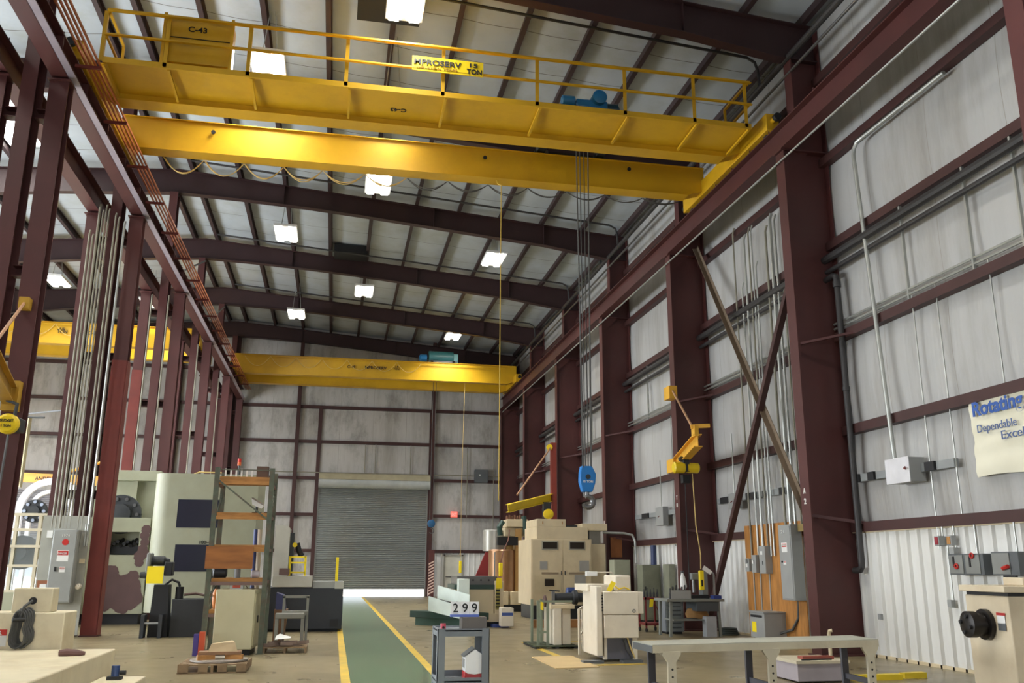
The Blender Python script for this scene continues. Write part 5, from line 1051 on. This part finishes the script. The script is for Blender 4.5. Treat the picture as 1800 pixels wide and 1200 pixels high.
for x, y in ((2.95, 24.9), (3.05, 24.78), (3.3, 24.4)): MB().cyl((x, y, .4), (x, y, .68), .02).build('rail_post', DARK, gm)
MB().box(4.46, 4.8, 24.2, 24.55, .05, .52).build('tank_box', CREAM2, gm, bevel=.01); MB().box(4.48, 4.78, 24.195, 24.2, .32, .40).build('blue_label', mat('label_blue', (70, 90, 150), .5), gm)
MB().box(4.3, 4.75, 24.6, 24.9, 0, .08).build('blue_mat', mat('blue_plate', (36, 56, 120), .5), gm)
MB().box(2.95, 3.1, 25.4, 25.6, 0, .6).build('cream_stand', CREAM2, gm)
MB().poly([(2.2, 26.1), (3.6, 24.4), (4.2, 24.6), (3.4, 26.6)], 'Z', .2, .38).build('floor_slab', GREENDK, gm, bevel=.01); MB().poly([(2.35, 26.0), (3.58, 24.5), (4.1, 24.7), (3.4, 26.4)], 'Z', 0, .2).build('slab_foot', mat('foot_green', (58, 88, 78), .5), gm)
# ---- vertical lathe with copper column
vl2 = thing('vertical_lathe', (6.4, 33.5, 0), 'tall vertical lathe with copper-coloured cylinder, left of the cream machining centre', 'machine')
COP = mat('copper_guard', (166, 126, 90), .34, metal=.4, var=.15)
MB().lathe((6.2, 33.5, .6), ZD, [(0,.52),(1.55,.52),(1.6,.48)], 40).build('copper_cylinder', COP, vl2); MB().lathe((5.95, 33.9, 2.15), ZD, [(0,.42),(.75,.42),(.78,.38)], 30).build('grey_hood', mat('hood_silver', (178, 176, 168), .35, metal=.3), vl2)
MB().box(6.62, 6.86, 33.1, 33.5, .3, 2.95).build('tan_post', mat('tan_post', (186, 146, 88), .5), vl2); MB().box(6.86, 7.0, 33.2, 33.6, .3, 2.4).build('tan_post', mat('tan_post', (186, 146, 88), .5), vl2)
MB().box(6.25, 7.05, 33.2, 34.2, 2.68, 3.0).build('crossrail', CREAM, vl2, bevel=.01); MB().box(6.3, 7.1, 33.1, 34.0, 3.02, 3.3).build('crossrail_cover', CREAM, vl2, bevel=.01)
MB().box(5.95, 6.7, 33.0, 33.3, 2.35, 2.65).build('ram_shroud', BLACK, vl2); MB().lathe((6.4, 33.2, 2.25), (0,-1,0), [(0,.14),(.1,.14),(.12,.08)], 16).build('spindle', mat('bronze', (150, 120, 70), .4, metal=.5), vl2)
b = MB(); 
for i in range(7): b.lathe((6.35+.1*i, 33.4, 3.3), ZD, [(0,.04),(.06,.05),(.14+.03*(i%2),.03)], 8)
b.build('hydraulic_fittings', mat('brown_fitting', (130, 92, 70), .5), vl2); 
b = MB(); b.tube([(6.15, 33.2, 3.2), (6.0, 33.1, 3.0), (6.05, 33.1, 2.7)], .1, 10); b.tube([(6.95, 33.2, 3.4), (7.0, 33.1, 3.0), (7.05, 33.1, 2.6)], .1, 10); b.build('green_hose', GREENDK, vl2)
MB().lathe((6.95, 32.9, 2.35), (0,-.4,-1), [(0,.03),(.15,.14),(.5,.16),(.75,.08)], 14).build('white_bag', mat('bag_white', (218, 222, 218), .5), vl2)
MB().box(6.0, 6.9, 33.2, 34.0, 0, .6).build('base', DARK, vl2); 
for i, x in enumerate((5.9, 6.35)): MB().box(x, x+.38, 32.6, 32.9, .25, .72).build('coolant_can', CREAM, vl2, bevel=.02)
cpd = thing('pendant_control', (5.95, 32.4, 1.2), 'yellow pendant on a brown cable in front of the copper cylinder', 'pendant control')
p = PY(880, 1000, 32.4); MB().box(p.x-.07, p.x+.07, 32.36, 32.44, p.z-.25, p.z+.22).build('button_station', TAG, cpd, bevel=.02); q = PY(893, 950, 32.9)
MB().tube([(p.x, 32.4, p.z+.2), (p.x+.1, 32.5, p.z+.6), (q.x, 32.9, q.z), (q.x+.1, 33.1, q.z+.4)], .02, 6).build('cable', mat('brown_cable', (110, 60, 40), .5), cpd)
MB().box(5.35, 6.85, 24.3, 24.6, 0, .2).build('timber_beam', mat('orange_timber', (150, 104, 60), .7, var=.2), label='orange-brown timber beam on the floor, left of the green stand', cat='timber')
# ---- CNC machining centre
cn = thing('machining_centre', (7.3, 28.8, 0), 'tall cream two-door machining centre in front of the red mast', 'machine')
MB().box(6.1, 8.08, 28.0, 30.0, .42, 2.44).build('cabinet', CREAM, cn, bevel=.01)
MB().box(6.2, 8.5, 28.2, 30.0, 0, .42).build('base', DARK, cn)
for x0, x1 in ((6.14, 7.12), (7.14, 8.04)):
    d = MB().box(x0, x1, 27.98, 28.0, .5, 2.42).build('door', CREAM, cn, bevel=.004)
    xa, xb = (6.44, 6.98) if x0 < 7 else (7.32, 7.86)
    MB().box(xa, xb, 27.965, 27.982, 2.1, 2.38).build('window_frame', mat('frame_grey2', (160, 156, 140), .5), d, bevel=.01); MB().box(xa+.04, xb-.04, 27.955, 27.967, 2.14, 2.34).build('window_pane', mat('dark_pane', (52, 46, 40), .15), d)
    MB().box(xa, xb, 27.97, 27.982, 1.36, 1.42).build('kick_strip', mat('strip_brown', (150, 130, 104), .5), d)
    hx = x1-.06 if x0 < 7 else x0+.04; MB().box(hx, hx+.02, 27.95, 27.98, 1.34, 1.46).build('handle', DARK, d)
MB().box(6.53, 6.84, 27.955, 27.985, 1.0, 1.22).build('small_window', mat('dark_pane', (52, 46, 40), .15), cn, bevel=.03)
b = MB(); b.box(6.22, 7.06, 27.972, 27.98, .82, 1.32); b.build('hatch_panel', mat('cream_hatch', (206, 190, 154), .5), cn)
for x0, x1, z0, z1 in ((6.38, 6.62, 1.5, 1.75), (7.66, 7.98, 1.45, 1.78), (7.5, 7.86, 1.08, 1.34)): MB().box(x0, x1, 27.968, 27.981, z0, z1).build('info_plate', mat('plate_silver', (160, 158, 152), .4), cn)
MB().box(6.3, 7.98, 28.05, 29.9, 2.44, 2.82).build('roof_cover', CREAM, cn, bevel=.01); MB().box(6.3, 7.25, 28.05, 29.7, 2.82, 3.06).build('top_box', CREAM, cn, bevel=.01); MB().box(7.25, 7.7, 28.3, 29.7, 2.82, 2.9).build('top_step', DARK, cn)
for x in (6.48, 7.12): MB().box(x, x+.03, 28.04, 28.05, 2.9, 2.99).build('hook_mark', PLANK, cn)
MB().box(8.1, 8.6, 28.2, 29.9, .42, 2.3).build('rear_cabinet', CREAM, cn, bevel=.01); MB().box(7.8, 8.64, 28.1, 29.9, 2.72, 2.94).build('overhead_duct', CREAM, cn, bevel=.01); MB().box(8.12, 8.5, 28.4, 29.9, 2.3, 2.72).build('duct_drop', mat('grey_duct', (150, 148, 140), .5), cn)
pipe([(8.64, 28.6, 2.68), (9.3, 28.4, 2.66), (9.55, 28.3, 2.6), (9.62, 28.25, 2.4), (9.62, 28.2, 1.7)], .04, GALV, 'grey pipe leaving the cream machining centre and bending down to the wall', 'conduit', 'conduit')
# ---- front cream machine on yellow lines
fm = thing('threading_machine', (4.95, 16.2, 0), 'cream box-shaped machine with yellow tag in the middle right foreground', 'machine')
MB().box(4.68, 5.3, 15.5, 16.6, .40, .78).build('lower_door', CREAM2, fm, bevel=.01); MB().box(4.67, 5.31, 15.5, 16.7, .79, 1.17).build('upper_door', CREAM2, fm, bevel=.012)
MB().box(5.32, 5.42, 15.55, 16.4, .8, 1.17).build('side_box', CREAM2, fm, bevel=.01)
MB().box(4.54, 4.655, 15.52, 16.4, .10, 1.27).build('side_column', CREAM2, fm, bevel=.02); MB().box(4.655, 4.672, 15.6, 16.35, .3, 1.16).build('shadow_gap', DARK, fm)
for i in range(6): MB().box(4.64, 4.665, 15.505, 15.52, .85+.05*i, .87+.05*i).build('vent_slot', BLACK, fm)
MB().box(4.75, 5.22, 15.65, 16.5, .04, .40).build('pedestal', mat('slate_pedestal', (96, 96, 104), .5), fm); MB().box(4.7, 4.75, 15.6, 15.7, .04, .4).build('front_leg', CREAM2, fm); MB().box(5.22, 5.3, 15.6, 15.7, .04, .4).build('front_leg', CREAM2, fm)
for x in (4.45, 5.15): MB().box(x-.18, x+.18, 15.4, 15.6, 0, .04).build('foot_bar', GREYDK, fm)
MB().box(4.98, 5.28, 15.8, 16.5, 1.17, 1.45).build('top_box', CREAM2, fm, bevel=.03); MB().box(4.5, 4.97, 15.9, 16.8, 1.17, 1.29).build('headstock', CREAM2, fm, bevel=.01)
b = MB(); b.raw([(4.72, 15.48, 1.2), (4.8, 15.47, 1.17), (4.9, 15.48, 1.32), (4.82, 15.49, 1.36)], [(0,1,2,3)]); b.build('yellow_tag', TAG, fm)
MB().ring((5.22, 15.49, .85), YD, .025, .006, 14).build('ring_pull', STEEL, fm)
MB().tube([(4.98, 15.8, 1.26), (5.05, 15.78, 1.21), (5.15, 15.79, 1.24), (5.25, 15.8, 1.2)], .012, 6).build('yellow_hose', YEL2, fm)
MB().tube([(5.05, 15.6, .4), (5.1, 15.58, .2), (5.2, 15.56, .06)], .015, 6).build('cable', CABLE, fm); MB().tube([(5.12, 15.6, .4), (5.18, 15.58, .2), (5.24, 15.56, .06)], .015, 6).build('cable', CREAMCABLE, fm)
la = thing('control_lamp', (4.9, 17, 1.4), 'small white lamp head on a thin arm behind the cream box-shaped machine', 'lamp')
MB().box(4.78, 5.0, 16.95, 17.05, 1.42, 1.51).build('lamp_head', WHITE, la, bevel=.01); MB().tube([(5.0, 17, 1.49), (5.3, 17, 1.49), (5.35, 17, 1.42), (5.35, 16.9, .2)], .014, 6).build('arm', CREAM2, la)
# cluster left of it
sg2 = thing('pipe_lathe', (4.75, 18.6, 0), 'small cream lathe with dark spindle and blue motor, left of the cream box-shaped machine', 'machine')
MB().box(4.46, 4.62, 18.3, 19.2, .06, .78).build('pedestal', CREAM2, sg2, bevel=.01); MB().box(4.66, 4.84, 18.4, 19.2, .06, .76).build('pedestal', CREAM2, sg2, bevel=.01); MB().box(4.4, 4.9, 18.3, 19.3, .76, .84).build('bed_plate', CREAM, sg2, bevel=.006)
MB().lathe((4.55, 18.7, .97), XD, [(0,.05),(.05,.09),(.4,.1),(.42,.14),(.5,.15),(.52,.1),(.66,.09)], 20).build('spindle', DARK, sg2); MB().lathe((4.88, 18.9, 1.08), XD, [(0,.06),(.02,.09),(.2,.09),(.22,.05)], 16).build('blue_motor', mat('motor_blue', (40, 60, 110), .4), sg2)
MB().lathe((4.3, 18.6, .9), XD, [(0,.03),(.03,.12),(.06,.12),(.09,.03)], 18).build('hand_wheel', mat('wheel_brown', (84, 60, 54), .5), sg2); MB().box(4.5, 4.56, 18.6, 18.66, .84, 1.12).build('tool_post', STEEL, sg2); MB().tube([(4.44, 18.6, 1.12), (4.66, 18.6, 1.1)], .015, 6).build('lever', DARK, sg2)
gs = thing('steel_stand', (4.3, 18.7, 0), 'greenish steel angle stand left of the small cream lathe', 'stand')
GST = mat('stand_green', (128, 138, 118), .5, dirt=(96, 80, 70))
for x in (4.18, 4.38):
    for y in (18.5, 19.1): MB().box(x-.025, x+.025, y-.025, y+.025, 0, .92).build('leg', GST, gs)
for z in (.3, .9): MB().box(4.16, 4.9 if z > .5 else 4.4, 18.48, 18.52, z-.02, z+.02).build('rail', GST, gs)
b = MB(); b.raw([(4.22, 18.46, .75), (4.28, 18.46, .72), (4.28, 18.45, .88), (4.22, 18.45, .9)], [(0,1,2,3)]); b.build('yellow_tag', TAG, gs)
wf = thing('tube_rack', (5.0, 17.5, 0), 'white square-tube frame between the small lathe and the cream box-shaped machine', 'frame')
for x, y in ((4.62, 16.95), (4.98, 18.0)):
    MB().box(x-.02, x+.02, y-.02, y+.02, 0, .82).build('post', CREAM2, wf)
for z in (.35, .81): MB().bar((4.62, 16.95, z), (4.98, 18.0, z), .035).build('rail', CREAM2, wf)
gp = thing('wooden_pallet', (4.45, 19.4, 0), 'dark oily pallet under the small cream lathe and stand', 'pallet')
for i in range(4): MB().box(4.05, 4.95, 18.2+.32*i, 18.42+.32*i, .035, .055).build('deck_board', mat('oily_wood', (66, 74, 52), .7, var=.3), gp)
for x in (4.1, 4.5, 4.9): MB().box(x-.04, x+.04, 18.2, 19.4, 0, .035).build('stringer', BLACK, gp)
MB().poly([(3.63, 16.6), (3.61, 14.7), (4.37, 14.8), (4.4, 16.7)], 'Z', .001, .012).build('cardboard_sheet', mat('cardboard', (190, 164, 116), .75, var=.12), label='flattened cardboard sheet on the floor in front of the cream box-shaped machine', cat='cardboard')
for pts, lab in (([(4.2, 19.8), (8.2, 19.95)], 'behind the cream box-shaped machine'), ([(4.2, 15.1), (5.3, 15.2)], 'in front of the cream box-shaped machine'), ([(4.15, 15.1), (4.15, 19.8)], 'left of the cream box-shaped machine')):
    MB().bar((*pts[0], .003), (*pts[1], .003), .13, .004).build('floor_line', YLINE, label=f'worn yellow floor line {lab}', cat='floor line')
# ---- cabinets, red cart, drawers, workbench at the wall
for i, (x0, x1, z1, y, m, lab) in enumerate(((8.5, 9.02, 1.8, 27.0, mat('grey_green', (160, 162, 140), .5), 'pale grey-green electrical cabinet right of the cream machining centre'), (9.13, 9.70, 1.66, 26.2, mat('olive_cabinet', (120, 122, 104), .5, var=.2), 'dark olive electrical cabinet against the ribbed wall'), (9.74, 9.93, 1.68, 25.6, mat('olive_cabinet2', (136, 138, 120), .5, var=.2), 'narrow olive cabinet nearest the jib column'))):
    t = thing('electrical_cabinet', ((x0+x1)/2, y, 0), lab, 'cabinet')
    MB().box(x0, x1, y, y+.5, .06, z1).build('body', m, t, bevel=.008); MB().box(x0+.03, x1-.03, y-.012, y, .12, z1-.05).build('door', m, t, bevel=.004); MB().box(x0+.06, x0+.09, y-.03, y-.01, z1*.55, z1*.62).build('handle', BLACK, t); MB().box(x0+.03, x1-.03, y+.02, y+.48, 0, .06).build('plinth', BLACK, t)
    if i == 0: MB().box(x0+.05, x0+.22, y-.018, y-.012, 1.2, 1.36).build('paper_notice', WHITE, t)
rcart = thing('tool_cart', (8.1, 22.7, 0), 'red tool cart with yellow tag left of the drawer cabinet', 'cart')
RC = mat('cart_red', (112, 36, 34), .5)
for x in (7.88, 8.3):
    for y in (22.45, 22.95):
        l = MB().box(x-.02, x+.02, y-.02, y+.02, .08, .84).build('post', RC, rcart); MB().cyl((x-.02, y, .05), (x+.02, y, .05), .05, n=12).build('caster', BLACK, l)
for z in (.16, .78): MB().box(7.86, 8.32, 22.43, 22.97, z, z+.06).build('shelf', RC, rcart)
MB().bar((8.1, 22.44, .75), (8.3, 22.44, .3), .02).build('cross_brace', RC, rcart); b = MB(); b.raw([(7.96, 22.41, .6), (8.06, 22.41, .62), (8.08, 22.4, .8), (7.98, 22.4, .8)], [(0,1,2,3)]); b.build('yellow_tag', TAG, rcart)
for i in range(5): MB().lathe((7.93+.09*i, 22.7, .84), ZD, [(0,.03),(.1,.03),(.14,.012),(.2+.03*(i % 2),.012)], 8).build('tool_holder', DARK, label=f'{ORD[i]} dark tool holder from the left on the red cart', cat='tool holder', group='tool holders on the red cart')
dc = thing('drawer_cabinet', (8.3, 21.9, 0), 'grey seven-drawer cabinet left of the workbench', 'drawer cabinet')
MB().box(8.12, 8.6, 21.7, 22.2, .05, .8).build('body', BENCHGREY, dc, bevel=.006); MB().box(8.16, 8.56, 21.75, 22.15, 0, .05).build('plinth', BLACK, dc)
for i in range(7):
    d = MB().box(8.14, 8.58, 21.685, 21.70, .08+.1*i, .17+.1*i).build('drawer', mat('drawer_grey', (140, 146, 144), .45), dc); MB().box(8.2, 8.52, 21.675, 21.686, .14+.1*i, .155+.1*i).build('handle', BLACK, d)
wb = thing('workbench', (8.5, 21, 0), 'grey steel workbench with tools beside the jib column', 'workbench')
WBM = mat('bench_steel', (126, 130, 124), .5, dirt=(96, 86, 72))
MB().box(7.8, 9.25, 20.7, 21.6, .80, .86).build('top', WBM, wb, bevel=.006)
for x in (7.9, 9.15):
    for y in (20.8, 21.5): MB().bar((x+(.03 if x < 8.5 else -.03), y, .8), (x, y, 0), .06).build('leg', WBM, wb)
MB().box(8.0, 9.1, 20.85, 21.5, .36, .39).build('lower_shelf', WBM, wb); MB().box(8.55, 9.1, 20.72, 21.4, .58, .79).build('drawer_box', mat('dark_drawer', (70, 76, 80), .5), wb); MB().box(7.9, 8.4, 20.69, 20.7, .87, 1.06).build('tool_tray_front', GREY, wb)
for i in range(6):
    MB().lathe((7.98+.075*i, 20.95, .86), ZD, [(0,.03),(.12,.03),(.14,.02),(.24+.04*(i % 3),.02)], 8).build('tool_holder', DARK, label=f'{ORD[i]} dark tool holder from the left standing on the workbench', cat='tool holder', group='tool holders on the workbench')
ap = thing('arbor_press', (8.9, 21.2, .86), 'dark arbor press on the workbench under the hanging pendant', 'press')
MB().box(8.5, 9.0, 21.0, 21.4, .861, .94).build('base', BLACK, ap, bevel=.01); MB().box(8.85, 9.0, 21.05, 21.3, .94, 1.5).build('frame', mat('press_grey', (120, 124, 124), .5), ap, bevel=.02); MB().box(8.6, 9.0, 21.08, 21.28, 1.3, 1.46).build('head', mat('press_grey', (120, 124, 124), .5), ap, bevel=.02); MB().cyl((8.68, 21.18, 1.0), (8.68, 21.18, 1.3), .04).build('ram', STEEL, ap)
MB().tube([(9.0, 21.2, 1.46), (9.2, 21.2, 1.46), (9.22, 21.2, 1.42), (9.22, 21.2, .9)], .025, 8).build('guide_pipe', GREY, ap)
MB().box(9.0, 9.2, 20.75, 20.95, .861, .94).build('blue_pad', mat('pad_blue', (44, 62, 130), .5), label='blue parts tray on the right end of the workbench', cat='tray')
b = MB(); b.lathe((8.72, 21.05, .392), ZD, [(0,.02),(.0,.26),(.1,.3),(.2,.24),(.26,.1)], 14); 
for v in b.bm.verts: v.co.y = 21.15+(v.co.y-21.05)*.7; v.co.z += .03*math.sin(9*v.co.x)
b.build('tarp_bundle', mat('tan_tarp', (170, 128, 76), .75, var=.25), label='tan tarp bundle under the workbench', cat='tarp')
MB().box(8.78, 9.04, 20.74, 20.98, 0, .46).build('grey_case', mat('case_grey', (166, 170, 174), .5), label='pale grey case standing under the right end of the workbench', cat='case')
hs = thing('hose_reel', (9.5, 21.4, 0), 'coil of dark hose on the floor between workbench and ribbed wall', 'hose')
b = MB()
for i in range(4): b.ring((9.55, 21.2, .03+.04*i), ZD, .22-.015*i, .02, 22)
b.build('hose_coil', mat('green_black', (46, 54, 48), .6), hs)
wr = MB().lathe((8.92, 22.5, 1.45), (0,-.15,-1), [(0,.02),(.1,.06),(.35,.09),(.42,.05)], 10).build('white_rag', WHITE, label='white rag hanging on the jib column edge above the workbench', cat='rag')
wi = MB().box(8.93, 8.985, 22.55, 22.65, 1.2, 1.5).build('column_hook', GREYDK, label='small dark hook plate on the jib column holding the white rag', cat='hook')
# ---- long bench right foreground
bn2 = thing('conveyor_bench', (4.8, 9.8, 0), 'long grey steel bench with cream perforated legs in the right foreground', 'bench')
c0, c1, c2, c3 = Vector((3.36, 9.4, 0)), Vector((6.24, 9.78, 0)), Vector((6.28, 10.4, 0)), Vector((3.33, 9.95, 0))
BM = mat('bench_cream', (196, 188, 164), .5, var=.1, dirt=(150, 136, 108), dirt_amt=.5)
MB().poly([(v.x, v.y) for v in (c0, c1, c2, c3)], 'Z', .79, .8).build('top_sheet', mat('bench_top', (176, 176, 162), .4, var=.12, dirt=(140, 134, 112)), bn2)
for a, c in ((c0, c1), (c3, c2)): MB().bar(a+Vector((0,.01,.755)), c+Vector((0,.01,.755)), .03, .075).build('side_channel', BM, bn2)
MB().bar(c0+Vector((.01,0,.755)), c3+Vector((.01,0,.755)), .03, .07).build('end_channel', GREYDK, bn2); MB().bar(c1+Vector((-.01,0,.755)), c2+Vector((-.01,0,.755)), .03, .07).build('end_channel', GREYDK, bn2)
for f in (.075, .50, .955):
    a = c0.lerp(c1, f); q = c3.lerp(c2, f)
    b = MB(); b.box(a.x-.045, a.x+.045, a.y-.02, a.y+.02, 0, .62); b.poly([(a.x-.045, .62), (a.x+.045, .62), (a.x+.10, .70), (a.x+.10, .73), (a.x-.10, .73), (a.x-.10, .70)], 'Y', a.y-.02, a.y+.02); l = b.build('front_leg', BM, bn2)
    for i in range(7): MB().cyl((a.x, a.y-.021, .1+.075*i), (a.x, a.y-.024, .1+.075*i), .012, n=8).build('slot', INK, l)
    MB().box(q.x-.04, q.x+.04, q.y-.02, q.y+.02, 0, .72).build('rear_leg', mat('dark_leg', (66, 66, 74), .5), bn2)
    MB().bar((a.x, a.y, .34), (q.x, q.y, .34), .03, .06).build('cross_tie', mat('dark_leg', (66, 66, 74), .5), bn2)
cr = thing('storage_crate', (6.95, 12.8, 0), 'pale crate with lilac-grey side on the floor behind the long bench', 'crate')
MB().box(6.6, 7.4, 12.4, 13.2, .02, .26).build('body', mat('crate_lilac', (160, 152, 156), .55), cr, bevel=.008); MB().box(6.58, 7.42, 12.38, 13.22, .26, .3).build('lid', mat('crate_cream', (196, 186, 160), .6), cr); MB().box(6.8, 7.3, 12.6, 12.75, .3, .34).build('red_bar', mat('rust_bar', (140, 70, 56), .6), cr); MB().tube([(6.7, 12.45, .31), (7.2, 12.5, .31)], .012, 6).build('black_rod', BLACK, cr)
for i, (x0, x1, y, lab) in enumerate(((7.55, 8.35, 12.55, 'left yellow floor curb bar near the bottom right'), (8.45, 8.85, 12.7, 'right short yellow floor curb bar near the bottom right'))):
    MB().bar((x0, y, .04), (x1, y+.05, .04), .12, .08).build('floor_curb', mat('curb_yellow', (232, 204, 40), .5), label=lab, cat='curb')
# right foreground machine with hub
rm = thing('headstock_machine', (7.6, 9.3, 0), 'cream machine with black spindle hub at the right picture edge', 'machine')
A, B_, C_, D_ = (7.42, 9.75), (7.34, 8.95), (8.7, 8.75), (8.8, 9.7)
RM = mat('right_cream', (214, 200, 172), .5, var=.06, scale=3, dirt=(186, 162, 124), dirt_amt=.35)
MB().poly([A, B_, C_, D_], 'Z', 0, 1.3).build('housing', RM, rm, bevel=.012)
def off(p, d): cx, cy = 8.05, 9.3; v = Vector((p[0]-cx, p[1]-cy)); v = v*(1+d/v.length); return (cx+v.x, cy+v.y)
MB().poly([off(p, .06) for p in (A, B_, C_, D_)], 'Z', 1.34, 1.41).build('top_plate', RM, rm, bevel=.006); MB().poly([off(p, -.02) for p in (A, B_, C_, D_)], 'Z', 1.3, 1.34).build('top_gap', BLACK, rm)
MB().poly([off(p, -.42) for p in (A, B_, C_, D_)], 'Z', 1.41, 1.5).build('upper_housing', RM, rm, bevel=.01)
nx = Vector((B_[1]-A[1], -(B_[0]-A[0]), 0)).normalized(); nx = -nx if nx.x > 0 else nx
hc = Vector((7.38, 9.38, .98))
b = MB(); b.lathe(hc, nx, [(0,.17),(.05,.17),(.06,.12),(.14,.12),(.15,.145),(.24,.145),(.25,.1),(.255,.06)], 28); hub = b.build('spindle_hub', mat('oily_black', (40, 36, 34), .35, metal=.4, var=.3), rm)
for i in range(4):
    a = i*1.57+.5; u = nx.orthogonal().normalized(); v = nx.cross(u); p = hc+nx*.255+(u*math.cos(a)+v*math.sin(a))*.09; MB().cyl(p-nx*.01, p+nx*.02, .022, n=10).build('bolt', BLACK, hub)
up2 = Vector((0,0,1)); sx = nx.cross(up2)
def plate(c, w, h, m, nm4, d=.004):
    c = Vector(c); s = Vector((A[0]-B_[0], A[1]-B_[1], 0)).normalized(); b = MB()
    b.raw([c-s*w/2+nx*d, c+s*w/2+nx*d, c+s*w/2+nx*d+up2*h, c-s*w/2+nx*d+up2*h], [(0,1,2,3)]); return b.build(nm4, m, rm)
pc = Vector((7.35, 9.1, 0)); plate(pc+up2*1.09, .16, .03, REDP, 'red_label'); plate(pc+up2*1.0, .14, .09, WHITE, 'white_label'); plate(pc+up2*.93, .14, .08, GREYDK, 'grey_label'); plate((7.39, 9.4, .7), .2, .05, mat('worn_yellow', (190, 150, 70), .6), 'yellow_plate')
plate(hc+nx*.15+up2*-.03, .08, .07, WHITE, 'hub_label', .147-.15+.0)
